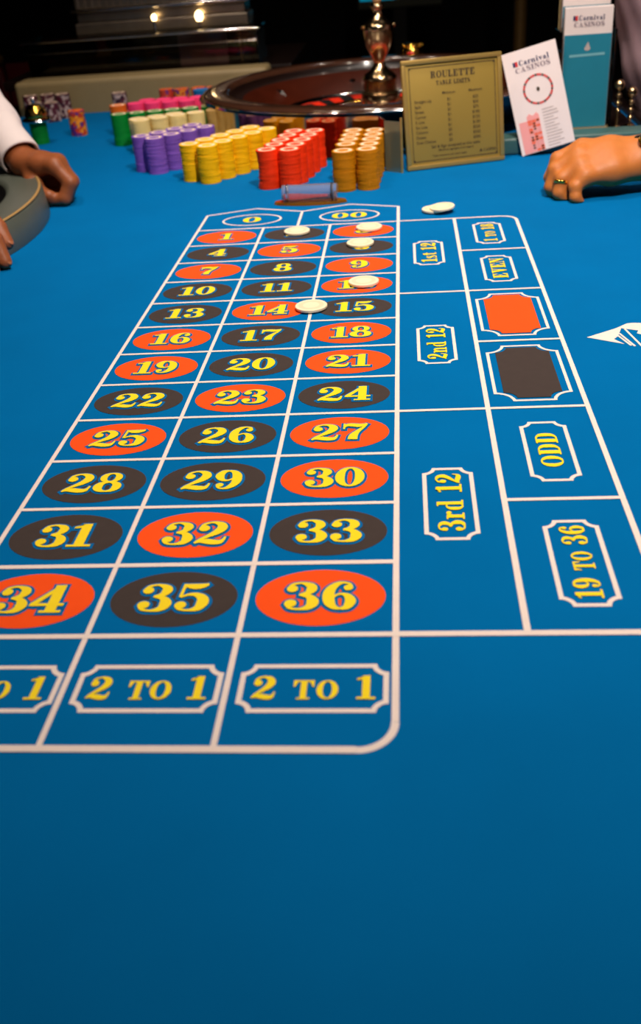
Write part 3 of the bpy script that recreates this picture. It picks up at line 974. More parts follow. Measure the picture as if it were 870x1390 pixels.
# turret
obj('turret_base', lathe([(0.0001, 0.036), (0.043, 0.036), (0.0435, 0.041), (0.0425, 0.053), (0.0415, 0.056)], 48), 'brass', t, True, 40)
obj('turret_drum', lathe([(0.0415, 0.056), (0.0435, 0.060), (0.041, 0.064), (0.0385, 0.066), (0.0385, 0.088), (0.0395, 0.090)], 48), mat('dark_brass', (92, 70, 44), 0.25, 0.9), t, True, 40)
obj('turret_cone', lathe([(0.0385, 0.090), (0.0385, 0.094), (0.032, 0.101), (0.021, 0.108), (0.0145, 0.118), (0.0125, 0.124)], 48), 'brass', t, True)
obj('turret_vase', lathe([(0.0125, 0.124), (0.0135, 0.129), (0.019, 0.140), (0.0275, 0.157), (0.0315, 0.175), (0.0335, 0.190), (0.0345, 0.197), (0.031, 0.203), (0.022, 0.208), (0.0145, 0.217), (0.0105, 0.226), (0.0105, 0.231), (0.0145, 0.235), (0.0135, 0.241), (0.009, 0.244), (0.0001, 0.245)], 48), 'brass', t, True)
for k in range(4):
    a = k * PI / 2 + 0.3
    bm = bmesh.new()
    tube(bm, (0.030 * math.cos(a), 0.030 * math.sin(a), 0.196), (0.038 * math.cos(a), 0.038 * math.sin(a), 0.198), 0.003, 0.0045, 10)
    obj('turret_spoke', bm, 'brass', t, True, 50)
obj('turret_knob', lathe([(0.0001, 0.244), (0.008, 0.245), (0.0115, 0.252), (0.0115, 0.260), (0.008, 0.268), (0.0001, 0.271)], 24), mat('ivory_knob', (222, 184, 140), 0.3), t, True)

# bronze mirror guard curving round the front of the wheel, flared at its right end
path = []
for k in range(61):
    a = math.radians(168 + (268 - 168) * k / 60)
    path.append((WC[0] + 0.408 * math.cos(a), WC[1] + 0.408 * math.sin(a)))
path += [(0.2760, 0.4350), (0.2850, 0.4050), (0.2880, 0.3700), (0.2890, 0.3450)]
V, F = [], []
m = len(path)
th = 0.003
for i, (x, y) in enumerate(path):
    a, b = path[max(i - 1, 0)], path[min(i + 1, m - 1)]
    tx, ty = unit(b[0] - a[0], b[1] - a[1])
    nx, ny = -ty, tx
    for (ox, z) in ((0, 0.0), (0, 0.0805), (th, 0.0805), (th, 0.0)):
        V.append((x + nx * ox, y + ny * ox, z))
for i in range(m - 1):
    for j in range(4):
        F.append((i * 4 + j, (i + 1) * 4 + j, (i + 1) * 4 + (j + 1) % 4, i * 4 + (j + 1) % 4))
F.append((0, 1, 2, 3))
F.append(tuple((m - 1) * 4 + j for j in (3, 2, 1, 0)))
t = thing('wheel_guard', 'low bronze mirrored guard curving round the front of the wheel', 'guard', (0, 0, 0))
bm = bmesh.new()
bv = [bm.verts.new(v) for v in V]
for ff in F:
    bm.faces.new([bv[q] for q in ff])
bmesh.ops.recalc_face_normals(bm, faces=bm.faces)
obj('curved_panel', bm, 'bronze', t, True, 30)
bm = bmesh.new()
pa, pb = Vector((0.2900, 0.3405, 0)), Vector((0.3188, 0.3192, 0))
dv = (pb - pa).normalized()
nv = Vector((-dv.y, dv.x, 0)) * 0.0015
bv = [bm.verts.new(q_ + n_ + Vector((0, 0, z_))) for z_ in (0.0, 0.088) for q_, n_ in ((pa, -nv), (pb, -nv), (pb, nv), (pa, nv))]
for ff in ((3, 2, 1, 0), (4, 5, 6, 7), (0, 1, 5, 4), (1, 2, 6, 5), (2, 3, 7, 6), (3, 0, 4, 7)):
    bm.faces.new([bv[q_] for q_ in ff])
obj('end_panel', bm, mat('frosted_end_glass', (120, 134, 118), 0.3, 0.55, var=0.1), t)
bm = bmesh.new()
tube(bm, (0.3195, 0.3190, 0.0), (0.3195, 0.3190, 0.095), 0.0022, None, 12)
obj('end_post', bm, 'brassedge', t, True, 50)

# ------------------------------------------------------------------ table limits sign
BL, BR = Vector((0.3290, 0.3260, 0.0)), Vector((0.5080, 0.3790, 0.0))
sx = (BR - BL)
SWd = sx.length
sx.normalize()
nrm_h = Vector((sx.y, -sx.x, 0))            # towards the viewer
lean = math.radians(9)
sy = (Vector((0, 0, 1)) * math.cos(lean) - nrm_h * math.sin(lean)).normalized()
sn = sx.cross(sy).normalized()
SH = 0.1845
rz = math.atan2(sx.y, sx.x)
t = thing('table_limits_sign', 'brass roulette table limits plaque standing left of the white leaflet', 'sign', tuple(BL), rz)
inv = Matrix.LocRotScale(BL, Matrix.Rotation(rz, 3, 'Z').to_quaternion(), None).inverted()


def plane_bm(org, ax, ay, an, x0, y0, x1, y1, z0, z1, bev=0.0):
    bm = box(x0, y0, z0, x1, y1, z1, bev, 2)
    mm = Matrix((ax, ay, an)).transposed().to_4x4()
    mm.translation = org
    bmesh.ops.transform(bm, matrix=mm, verts=bm.verts)
    return bm


def sgn(name, bm, m, parent=None, sm=False):
    if isinstance(bm, Flat):
        V = [tuple(inv @ Vector(v)) for v in bm.V]
        return obj(name, (V, bm.F), m, parent or t)
    bmesh.ops.transform(bm, matrix=inv, verts=bm.verts)
    return obj(name, bm, m, parent or t, sm, 30 if sm else None)


org = BL + Vector((0, 0, 0.001))
plate = sgn('plate', plane_bm(org, sx, sy, sn, 0, 0, SWd, SH, -0.006, 0.0, 0.002), 'brassplate', None, True)
for nm, r in (('frame_bar', (0, 0, SWd, 0.008)), ('frame_bar', (0, SH - 0.008, SWd, SH)), ('frame_bar', (0, 0.0082, 0.008, SH - 0.0082)), ('frame_bar', (SWd - 0.008, 0.0082, SWd, SH - 0.0082))):
    sgn(nm, plane_bm(org, sx, sy, sn, *r, 0.0, 0.0035, 0.0016), 'brassedge', None, True)
bm = bmesh.new()
back = org + sx * (SWd / 2) + sy * (SH * 0.55) - sn * 0.007
foot = Vector((back.x - nrm_h.x * 0.055, back.y - nrm_h.y * 0.055, 0.002))
tube(bm, back, foot, 0.004, None, 10)
sgn('easel_leg', bm, 'brassedge', None, True)
fo = org + sn * 0.0006
f = Flat(fo, sx, sy)
for a, b, c, d in ((0.0135, 0.0135, SWd - 0.0135, 0.0135), (0.0135, SH - 0.0135, SWd - 0.0135, SH - 0.0135), (0.0135, 0.0135, 0.0135, SH - 0.0135), (SWd - 0.0135, 0.0135, SWd - 0.0135, SH - 0.0135)):
    f.line(a, b, c, d, 0.0012)
sgn('border_line', f, 'ink')
for cx, cy in ((0.0145, SH - 0.0145), (SWd - 0.0145, SH - 0.0145), (0.0145, 0.0145), (SWd - 0.0145, 0.0145)):
    f = Flat(fo + sn * 0.0004, sx, sy)
    f.disc(cx, cy, 0.002, 0.002, 12)
    sgn('screw', f, 'ink')
cxs = SWd / 2 + 0.001
f = Flat(fo, sx, sy)
f.text('ROULETTE', cxs, 0.1520, 0.0112, length=0.083)
sgn('title', f, 'ink')
f = Flat(fo, sx, sy)
f.text('TABLE LIMITS', cxs, 0.1400, 0.0070, length=0.064)
sgn('subtitle', f, 'ink')


def bfont(txt, size, x, y, align, parent_fn, org_, ax, ay, m, name):
    cu = bpy.data.curves.new('lettering', 'FONT')
    cu.body = txt
    cu.size = size
    cu.align_x = align
    cu.offset = 0.00004
    o = bpy.data.objects.new('lettering', cu)
    COL.objects.link(o)
    dg = bpy.context.evaluated_depsgraph_get()
    dg.update()
    me = bpy.data.meshes.new_from_object(o.evaluated_get(dg))
    bpy.data.objects.remove(o)
    fl = Flat(org_, ax, ay)
    for v in me.vertices:
        fl.p(v.co.x + x, v.co.y + y)
    fl.F = [list(p.vertices) for p in me.polygons]
    bpy.data.meshes.remove(me)
    return parent_fn(name, fl, m)


ROWS = [('Straight Up', '$1', '$25'), ('Split', '$1', '$50'), ('Street', '$1', '$75'), ('Corner', '$1', '$100'), ('5 Line', '$1', '$125'), ('Six Line', '$1', '$150'), ('Column', '$5', '$250'), ('Dozen', '$5', '$250'), ('Even Chance', '$5', '$500')]
bfont('Minimum', 0.0066, 0.0855, 0.1240, 'CENTER', sgn, fo, sx, sy, 'ink', 'column_heading')
bfont('Maximum', 0.0066, 0.1355, 0.1240, 'CENTER', sgn, fo, sx, sy, 'ink', 'column_heading')
for i, (a, b, c) in enumerate(ROWS):
    y = 0.1125 - i * 0.0086
    bfont(a, 0.0070, 0.0205, y, 'LEFT', sgn, fo, sx, sy, 'ink', 'bet_name')
    bfont(b, 0.0070, 0.0855, y, 'CENTER', sgn, fo, sx, sy, 'ink', 'minimum_value')
    bfont(c, 0.0070, 0.1355, y, 'CENTER', sgn, fo, sx, sy, 'ink', 'maximum_value')
bfont('Sail & Sign accepted at this table', 0.0072, cxs, 0.0345, 'CENTER', sgn, fo, sx, sy, 'ink', 'notice_line')
bfont('(Maximum aggregate of all wagers)', 0.0048, cxs, 0.0285, 'CENTER', sgn, fo, sx, sy, 'ink', 'notice_line')
bfont('Table maximums per player apply', 0.0048, 0.082, 0.0195, 'CENTER', sgn, fo, sx, sy, 'ink', 'notice_line')
f = Flat(fo, sx, sy)
f.poly([(0.139, 0.0195), (0.145, 0.0195), (0.142, 0.0250)])
f.text('CASINO', 0.159, 0.0195, 0.0046, length=0.024)
sgn('mark', f, 'ink')

# ------------------------------------------------------------------ leaning leaflet
rot = math.radians(13.0)
bl = Vector((0.5430, 0.3960, 0.0008))
lean = math.radians(12)
bx_, by_ = Vector((1, 0.02, 0)).normalized(), Vector((0, math.sin(lean), math.cos(lean)))
ax = (bx_ * math.cos(rot) + by_ * math.sin(rot)).normalized()
ay = (by_ * math.cos(rot) - bx_ * math.sin(rot)).normalized()
an = ax.cross(ay).normalized()
LW, LH = 0.0985, 0.180
leaf = thing('leaflet', 'white casino leaflet with wheel picture leaning beside the brass sign', 'leaflet', tuple(bl))
T_inv = Matrix.Translation(-bl)


def lf(name, bm, m, parent=None, sm=False):
    if isinstance(bm, Flat):
        V = [tuple(T_inv @ Vector(v)) for v in bm.V]
        return obj(name, (V, bm.F), m, parent or leaf)
    bmesh.ops.transform(bm, matrix=T_inv, verts=bm.verts)
    return obj(name, bm, m, parent or leaf)


lf('card', plane_bm(bl, ax, ay, an, 0, 0, LW, LH, -0.0012, 0.0), 'paper')
fo2 = bl + an * 0.0004


def brand(org_, ax_, ay_, xl, yb, wid, fn, h=0.0092):
    f = Flat(org_, ax_, ay_)
    f.poly([(xl, yb + 0.0115), (xl + 0.0042, yb + 0.0115), (xl + 0.0042, yb + 0.0195), (xl, yb + 0.0195)])
    fn('brand_mark', f, 'navy')
    f = Flat(org_, ax_, ay_)
    f.poly([(xl + 0.0044, yb + 0.0110), (xl + 0.0088, yb + 0.0115), (xl + 0.0088, yb + 0.0195), (xl + 0.0044, yb + 0.0198)])
    fn('brand_mark', f, 'redink')
    f = Flat(org_, ax_, ay_)
    f.text('Carnival', xl + 0.0105 + (wid - 0.0105) / 2, yb + 0.0112, h, length=wid - 0.0105)
    fn('brand_lettering', f, 'navy')
    f = Flat(org_, ax_, ay_)
    f.text('CASINOS', xl + wid / 2 + 0.001, yb, h * 0.92, length=wid - 0.002)
    fn('brand_lettering', f, 'lilac')


brand(fo2, ax, ay, 0.0165, 0.1420, 0.0660, lf)
for k in range(38):
    a0, a1 = 2 * PI * k / 38, 2 * PI * (k + 0.85) / 38
    f = Flat(fo2, ax, ay)
    cx_, cy_ = 0.0520, 0.1065
    f.strip([(cx_ + 0.0255 * math.cos(a0), cy_ + 0.0245 * math.sin(a0), 0.0040), (cx_ + 0.0255 * math.cos(a1), cy_ + 0.0245 * math.sin(a1), 0.0040)])
    lf('wheel_segment', f, 'redink' if k % 3 else 'ink')
f = Flat(fo2, ax, ay)
f.disc(0.052, 0.1065, 0.0030, 0.0040, 14)
lf('wheel_hub', f, 'ink')
f = Flat(fo2, ax, ay)
f.poly([(0.006, 0.001), (0.0215, 0.001), (0.0215, 0.0575), (0.006, 0.0575)])
lf('printed_table', f, 'pinkink')
f = Flat(fo2, ax, ay)
f.poly([(0.0215, 0.0575), (0.0440, 0.0575), (0.0440, 0.0640), (0.0400, 0.0690), (0.0330, 0.0640), (0.0270, 0.0690), (0.0215, 0.0640)])
lf('printed_table', f, 'pinkink')
rr = random.Random(3)
for r_ in range(12):
    for c_ in range(3):
        x0, y0 = 0.0215 + c_ * 0.0075, 0.0575 - (r_ + 1) * 0.0047
        if y0 < 0.0006:
            continue
        f = Flat(fo2, ax, ay)
        f.poly([(x0 + 0.0002, y0 + 0.0002), (x0 + 0.0073, y0 + 0.0002), (x0 + 0.0073, y0 + 0.0045), (x0 + 0.0002, y0 + 0.0045)])
        pc = lf('printed_cell', f, 'orangeink' if rr.random() < 0.65 else 'pinkink')
        if rr.random() < 0.42:
            f = Flat(fo2 + an * 0.0002, ax, ay)
            f.disc(x0 + 0.0038, y0 + 0.0023, 0.0022, 0.0016, 10)
            lf('printed_spot', f, 'ink', pc)
for i in range(13):
    f = Flat(fo2, ax, ay)
    yy = 0.0700 - i * 0.0054
    f.line(0.0510, yy, 0.0510 + (0.018 + 0.012 * rr.random()), yy, 0.0016)
    lf('text_line', f, 'greyink')

# ------------------------------------------------------------------ stepped brochure holder with two rows of brochures
hx0, hx1, hy = 0.6370, 0.7320, 0.600
t_h = thing('brochure_holder', 'clear acrylic stepped brochure holder behind the leaning leaflet', 'brochure holder', (0.684, hy, 0.0))
off = Vector((-0.684, -hy, 0.0026))


def hp(name, b, m):
    bmesh.ops.translate(b, verts=b.verts, vec=off)
    return obj(name, b, m, t_h)


hp('base_plate', box(hx0 - 0.006, hy - 0.012, 0.0, hx1 + 0.006, hy + 0.075, 0.004, 0.001), 'olive')
hp('side_wall', box(hx0 - 0.006, hy - 0.010, 0.0042, hx0 - 0.002, hy + 0.070, 0.185, 0.001), 'smoke')
hp('side_wall', box(hx1 + 0.002, hy - 0.010, 0.0042, hx1 + 0.006, hy + 0.070, 0.185, 0.001), 'smoke')
hp('divider', box(hx0 - 0.0018, hy + 0.022, 0.0042, hx1 + 0.0018, hy + 0.025, 0.19, 0.001), 'smoke')
hp('back_wall', box(hx0 - 0.0018, hy + 0.062, 0.0042, hx1 + 0.0018, hy + 0.065, 0.24, 0.001), 'olive')
for i, (yy, top, nm) in enumerate(((hy, 0.2270, 'teal and white brochure in the front pocket of the acrylic holder'), (hy + 0.036, 0.2750, 'white topped brochure in the raised rear pocket of the holder'))):
    bt = thing('brochure', nm, 'brochure', (0.684, yy, 0.0072))
    zb = 0.0 if i == 0 else 0.050
    hw = 0.0455

    def bp(name, b, m, sm=False, par=bt):
        if isinstance(b, Flat):
            return obj(name, (b.V, b.F), m, par)
        return obj(name, b, m, par)
    bp('card', box(-hw, 0.0, 0.0 if i == 0 else 0.0, hw, 0.016, top - 0.006, 0.0008), 'paper')
    zt = (top - 0.006) - 0.048
    bp('teal_panel', box(-hw + 0.0005, -0.0006, 0.001, hw - 0.0005, -0.0001, zt), 'teal')
    brand(Vector((0, -0.0008, 0)), Vector((1, 0, 0)), Vector((0, 0, 1)), -0.030, zt + 0.014, 0.060, lambda n_, b_, m_: bp(n_, b_, m_), 0.0085)
    f = Flat((0, -0.0009, 0), (1, 0, 0), (0, 0, 1))
    f.poly([(-0.006, zt - 0.026), (-0.003, zt - 0.029), (0.003, zt - 0.029), (0.006, zt - 0.026), (0.001, zt - 0.013)])
    bp('emblem', f, 'greyink')
    f = Flat((0, -0.0009, 0), (1, 0, 0), (0, 0, 1))
    f.line(-0.034, zt - 0.038, 0.034, zt - 0.036, 0.0045)
    bp('caption_line', f, 'paleteal')

# beaded brass posts right of the holder
for k, (x, y, h, lb) in enumerate(((0.7520, 0.600, 0.092, 'taller beaded brass post just right of the brochure holder'), (0.7800, 0.610, 0.076, 'shorter beaded brass post nearest the right edge behind the hand'))):
    t = thing('beaded_post', lb, 'post', (x, y, 0.0024), 0, 'beaded brass posts')
    obj('foot', lathe([(0.0001, 0), (0.011, 0), (0.011, 0.003), (0.005, 0.006), (0.0001, 0.006)], 20), 'brass', t, True, 40)
    bm = bmesh.new()
    tube(bm, (0, 0, 0.004), (0, 0, h - 0.006), 0.0022, None, 10)
    obj('stem', bm, 'brass', t, True, 50)
    zz = h
    for j, rad in enumerate((0.0105, 0.0060, 0.0056, 0.0052)):
        bm = bmesh.new()
        bmesh.ops.create_uvsphere(bm, u_segments=18, v_segments=12, radius=rad)
        b = obj('bead', bm, 'brass', t, True)
        b.location = (0, 0, zz - rad)
        zz -= 2 * rad + 0.003

# gold dome with red bead standing on the back rail behind the sign
gx = ray_y(560, 78, 1.27)
t = thing('gold_dome', 'small gold dome with a bead for a red reflection behind the sign', 'ornament', (gx.x, 1.27, 0.0505))
t.scale = (1.25, 1.25, 1.05)
obj('skirt', lathe([(0.0001, 0), (0.024, 0), (0.024, 0.004), (0.021, 0.012), (0.021, 0.030), (0.026, 0.034), (0.0001, 0.035)], 32), 'brass', t, True, 35)
obj('dome', lathe([(0.0245, 0.035), (0.0255, 0.041), (0.022, 0.053), (0.013, 0.062), (0.0001, 0.065)], 32), 'gold', t, True)
for k in range(9):
    a = 2 * PI * k / 9
    bm = bmesh.new()
    bmesh.ops.create_uvsphere(bm, u_segments=12, v_segments=8, radius=0.0045)
    o = obj('bead', bm, 'gold', t, True)
    o.location = (0.020 * math.cos(a), 0.020 * math.sin(a), 0.056)
bm = bmesh.new()
bmesh.ops.create_uvsphere(bm, u_segments=16, v_segments=10, radius=0.0065)
o = obj('reflection_bead', bm, 'redglint', t, True)  # added bead stands in for a red reflection on the brass
o.scale = (1.3, 0.7, 0.8)
o.location = (-0.004, -0.0245, 0.040)

# ------------------------------------------------------------------ clear case with steel box behind the olive rail
t = thing('side_table', 'dark side table behind the far left rail carrying the clear case', 'table', (-0.40, 1.55, FLOOR))
obj('top', box(-0.40, -0.20, 0.83, 0.42, 0.30, 0.855, 0.004), 'darkwood', t)
obj('pedestal', box(-0.25, -0.08, 0.0, 0.25, 0.18, 0.829, 0.004), 'darkwood', t)
SZ = FLOOR + 0.855
t = thing('clear_case', 'wide clear acrylic case behind the stacked chips at far left', 'case', (-0.40, 1.38, SZ))
x0, x1, y0, y1, h = -0.325, 0.330, 0.0, 0.17, 0.088
obj('front_panel', box(x0, y0, 0.0, x1, y0 + 0.004, h, 0.001), 'smoke', t)
obj('back_panel', box(x0, y1 - 0.004, 0.0, x1, y1, h, 0.001), 'smoke', t)
obj('end_panel', box(x0, y0 + 0.0042, 0.0, x0 + 0.004, y1 - 0.0042, h, 0.001), 'smoke', t)
obj('end_panel', box(x1 - 0.004, y0 + 0.0042, 0.0, x1, y1 - 0.0042, h, 0.001), 'black', t)
obj('lid', box(x0 - 0.008, y0 - 0.012, h + 0.0002, x1 + 0.008, y1 + 0.008, h + 0.009, 0.004, 3), 'smoke', t, True, 40)
bm = bmesh.new()
tube(bm, (x0 - 0.008, y0 - 0.014, h + 0.004), (x1 + 0.008, y0 - 0.014, h + 0.004), 0.0035, None, 14)
obj('lid_edge', bm, 'chrome', t, True, 50)
bm = bmesh.new()
tube(bm, (x0, y0 - 0.002, h - 0.026), (x1, y0 - 0.002, h - 0.026), 0.0016, None, 10)
obj('front_bead', bm, 'chrome', t, True, 50)
t = thing('brass_bar', 'upright brass bar inside the clear case', 'bar', (-0.128, 1.45, SZ))
bm = bmesh.new()
tube(bm, (0, 0, 0.0), (0, 0, 0.083), 0.006, None, 14)
obj('bar', bm, 'brass', t, True, 50)
t = thing('reflection_card', 'mauve card added inside the clear case for a lavender reflection', 'card', (-0.24, 1.47, SZ))
obj('card', box(-0.07, 0, 0, 0.07, 0.004, 0.080, 0.001), 'reflcard', t)  # lavender reflection put into the colour of an added card
t = thing('steel_box', 'ribbed dull steel box on the lid of the clear case', 'box', (-0.345, 1.44, SZ + h + 0.0092))
obj('lower_tier', box(-0.245, 0.0, 0.0, 0.245, 0.12, 0.030, 0.004, 3), 'steel', t, True, 40)
obj('middle_tier', box(-0.238, 0.008, 0.0302, 0.238, 0.12, 0.058, 0.004, 3), 'steel', t, True, 40)
obj('ledge', box(-0.252, -0.006, 0.0582, 0.252, 0.12, 0.066, 0.003, 3), 'chrome', t, True, 40)
obj('upper_tier', box(-0.240, 0.010, 0.0662, 0.240, 0.12, 0.130, 0.004, 3), 'steel', t, True, 40)
for k in range(24):
    bm = bmesh.new()
    xx = -0.23 + k * 0.02
    tube(bm, (xx, 0.009, 0.068), (xx, 0.009, 0.128), 0.0035, None, 10)
    obj('rib', bm, 'steel', t, True, 50)

glow = emit('glint_glow', (255, 214, 150), 9.0)  # glowing shapes and stems added in place of lamp reflections on the steel
for px_, py_, sc, lb in ((209, 24, 0.75, 'smaller added glow for a lamp reflection on the front of the steel box'), (270, 22, 1.15, 'larger added glow for a lamp reflection on the front of the steel box, right of the smaller')):
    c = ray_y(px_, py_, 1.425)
    t = thing('added_glint', lb, 'lamp', (c.x, 1.425, SZ + h + 0.0094), 0, 'added glows for reflections on the steel box')
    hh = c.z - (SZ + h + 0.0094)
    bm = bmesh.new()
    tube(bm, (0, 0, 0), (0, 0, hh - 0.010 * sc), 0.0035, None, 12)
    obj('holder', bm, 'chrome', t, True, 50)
    obj('bulb', lathe([(0.0001, hh - 0.0105 * sc), (0.006 * sc, hh - 0.010 * sc), (0.0095 * sc, hh - 0.002 * sc), (0.0095 * sc, hh + 0.004 * sc), (0.006 * sc, hh + 0.010 * sc), (0.0001, hh + 0.013 * sc)], 20), glow, t, True)  # emissive glint shape, no real bulb

# ------------------------------------------------------------------ grey moulded dealer tray at the left edge
ec = (-0.515, 0.005)
ea, eb = 0.248, 0.36


def ell_ring(profile, seg=72):
    """profile = [(inset, z)] swept round an ellipse"""
    V, F = [], []
    for k in range(seg):
        a = 2 * PI * k / seg
        for ins, z in profile:
            V.append((ec[0] + (ea - ins) * math.cos(a), ec[1] + (eb - ins) * math.sin(a), z))
    m_ = len(profile)
    for k in range(seg):
        for j in range(m_ - 1):
            k2 = (k + 1) % seg
            F.append((k * m_ + j, k2 * m_ + j, k2 * m_ + j + 1, k * m_ + j + 1))
    return V, F


t = thing('dealer_tray', 'grey oval moulded tray under the dealer hands at left', 'tray', (0, 0, 0))
obj('wall', ell_ring([(0.0, 0.0), (-0.001, 0.002), (0.004, 0.044), (0.007, 0.047)]), 'grey', t, True)
obj('piping', ell_ring([(0.007, 0.047), (0.005, 0.0485), (0.0065, 0.0505), (0.0095, 0.0505), (0.0105, 0.048)]), 'tan', t, True)
obj('shelf', ell_ring([(0.0105, 0.048), (0.030, 0.0465), (0.058, 0.046), (0.064, 0.044), (0.067, 0.038)]), 'grey', t, True)
V, F = ell_ring([(0.067, 0.038), (0.075, 0.006), (0.082, 0.004)])
F.append([k * 3 + 2 for k in range(72)])
obj('well', (V, F), 'black', t, True)


# ------------------------------------------------------------------ people: bodies grown as one smooth surface from tapered bones
def surface_nets(fn, lo, hi, vox):
    n = [int(math.ceil((hi[i] - lo[i]) / vox)) + 1 for i in range(3)]
    ax_ = [lo[i] + np.arange(n[i]) * vox for i in range(3)]
    X, Y, Z = np.meshgrid(*ax_, indexing='ij')
    V = fn(X, Y, Z).astype(np.float32)
    ins = V < 0
    c = np.zeros([k - 1 for k in n], int)
    offs = [(i, j, k) for i in (0, 1) for j in (0, 1) for k in (0, 1)]
    for o_ in offs:
        c += ins[o_[0]:n[0] - 1 + o_[0], o_[1]:n[1] - 1 + o_[1], o_[2]:n[2] - 1 + o_[2]]
    act = (c > 0) & (c < 8)
    idx = -np.ones(act.shape, int)
    cells = np.argwhere(act)
    idx[act] = np.arange(len(cells))
    acc = np.zeros((len(cells), 3))
    cnt = np.zeros(len(cells))
    for a in range(8):
        for b in range(a + 1, 8):
            d = np.abs(np.array(offs[a]) - np.array(offs[b]))
            if d.sum() != 1:
                continue
            pa = cells + np.array(offs[a])
            pb = cells + np.array(offs[b])
            va = V[pa[:, 0], pa[:, 1], pa[:, 2]]
            vb_ = V[pb[:, 0], pb[:, 1], pb[:, 2]]
            m_ = (va < 0) != (vb_ < 0)
            tt = np.where(m_, va / (va - vb_ + 1e-12), 0)
            pt = pa + (pb - pa) * tt[:, None]
            acc[m_] += pt[m_]
            cnt[m_] += 1
    verts = acc / cnt[:, None] * vox + np.array(lo)
    faces = []
    for d in range(3):
        e1, e2 = (d + 1) % 3, (d + 2) % 3
        s0 = [slice(None)] * 3
        s1 = [slice(None)] * 3
        s0[d] = slice(0, n[d] - 1)
        s1[d] = slice(1, n[d])
        A, B = ins[tuple(s0)], ins[tuple(s1)]
        E = np.argwhere(A != B)
        E = E[(E[:, e1] > 0) & (E[:, e2] > 0) & (E[:, e1] < n[e1] - 1) & (E[:, e2] < n[e2] - 1)]
        if not len(E):
            continue
        Q = []
        for (u, v) in ((-1, -1), (0, -1), (0, 0), (-1, 0)):
            r_ = E.copy()
            r_[:, e1] += u
            r_[:, e2] += v
            Q.append(idx[r_[:, 0], r_[:, 1], r_[:, 2]])
        Q = np.stack(Q, 1)
        fl = A[E[:, 0], E[:, 1], E[:, 2]]
        Q[~fl] = Q[~fl][:, ::-1]
        faces += Q[Q.min(1) >= 0].tolist()
    return [tuple(v) for v in verts], faces


def smin(a, b, k):
    h = np.clip(0.5 + 0.5 * (b - a) / k, 0, 1)
    return b * (1 - h) + a * h - k * h * (1 - h)


def bone(X, Y, Z, p, q, r0, r1):
    p, q = np.array(p, float), np.array(q, float)
    d = q - p
    L2 = d @ d + 1e-12
    t_ = np.clip(((X - p[0]) * d[0] + (Y - p[1]) * d[1] + (Z - p[2]) * d[2]) / L2, 0, 1)
    return np.sqrt((X - p[0] - t_ * d[0]) ** 2 + (Y - p[1] - t_ * d[1]) ** 2 + (Z - p[2] - t_ * d[2]) ** 2) - (r0 + (r1 - r0) * t_)


def grow_body(name, groups, m, parent, vox=0.002, k_between=0.008, floor_z=None, deform=None):
    """groups = [(k, [(p, q, r0, r1), ...])]: bones of a group blend with k, groups blend with k_between"""
    allp = np.array([(*b[i],) for _, g in groups for b in g for i in (0, 1)])
    rad = max(max(b[2], b[3]) for _, g in groups for b in g) + 0.01
    lo, hi = allp.min(0) - rad, allp.max(0) + rad

    def fn(X, Y, Z):
        tot = None
        for k, g in groups:
            dd = None
            for b in g:
                e = bone(X, Y, Z, *b)
                dd = e if dd is None else smin(dd, e, k)
            tot = dd if tot is None else smin(tot, dd, k_between)
        if deform is not None:
            tot = tot + deform(X, Y, Z)
        if floor_z is not None:
            tot = np.maximum(tot, floor_z - Z)
        return tot
    V, F = surface_nets(fn, lo, hi, vox)
    o = obj(name, (V, F), m, parent, True)
    return o


def finger(pts, radii):
    return [(pts[i], pts[i + 1], radii[i], radii[i + 1]) for i in range(len(pts) - 1)]


def P(px, py, Y):
    return tuple(ray_y(px, py, Y))


def nail(parent, tip, prev, up, r):
    tip, prev, up = Vector(tip), Vector(prev), Vector(up)
    d = (tip - prev).normalized()
    up = (up - d * up.dot(d)).normalized()
    sd = d.cross(up)
    bm = bmesh.new()
    bmesh.ops.create_uvsphere(bm, u_segments=12, v_segments=8, radius=1.0)
    mm = Matrix((d * r * 0.75, sd * r * 0.62, up * r * 0.22)).transposed().to_4x4()
    mm.translation = tip + d * r * 0.2 + up * r * 0.86
    bmesh.ops.transform(bm, matrix=mm, verts=bm.verts)
    return obj('fingernail', bm, 'nail', parent, True)


def hand(wrist, fingers, thumb, pal_r=0.014, wr=0.026, fr=0.0098, extra=None):
    """groups of bones for one hand: palm from wrist to knuckles, four fingers, thumb"""
    wv = Vector(wrist)
    palm = []
    mcps = [Vector(f_[0]) for f_ in fingers]
    nrm = (mcps[0] - wv).cross(mcps[-1] - wv).normalized()
    side = (mcps[0] - mcps[-1]).normalized()
    for i, mc in enumerate(mcps):
        s = wv + side * (0.014 - 0.0095 * i)
        mid = s.lerp(mc, 0.55)
        palm += [(tuple(s), tuple(mid), wr * 0.72, wr * 0.62), (tuple(mid), tuple(mc), wr * 0.62, pal_r - 0.0006 * i)]
    groups = [(0.012, palm)]
    fg = []
    for i, f_ in enumerate(fingers):
        k = (1.0, 1.03, 0.98, 0.86)[i] * fr
        rad_ = [pal_r - 0.001, k * 1.10, k * 0.98, k * 0.84][:len(f_)]
        groups.append((0.004, finger([tuple(q) for q in f_], rad_)))
    if thumb:
        groups.append((0.008, finger([tuple(q) for q in thumb], [0.018, 0.0145, 0.0118, 0.0095][:len(thumb)])))
    return groups


# --- player at the right: left hand reaching over the felt, wedding ring, watch
pr = thing('person', 'person at right in mauve shirt, ringed hand reaching over the felt', 'person', (1.0, 0.75, FLOOR))


def rel(o, root):
    o.location = -Vector(root.location)
    return o


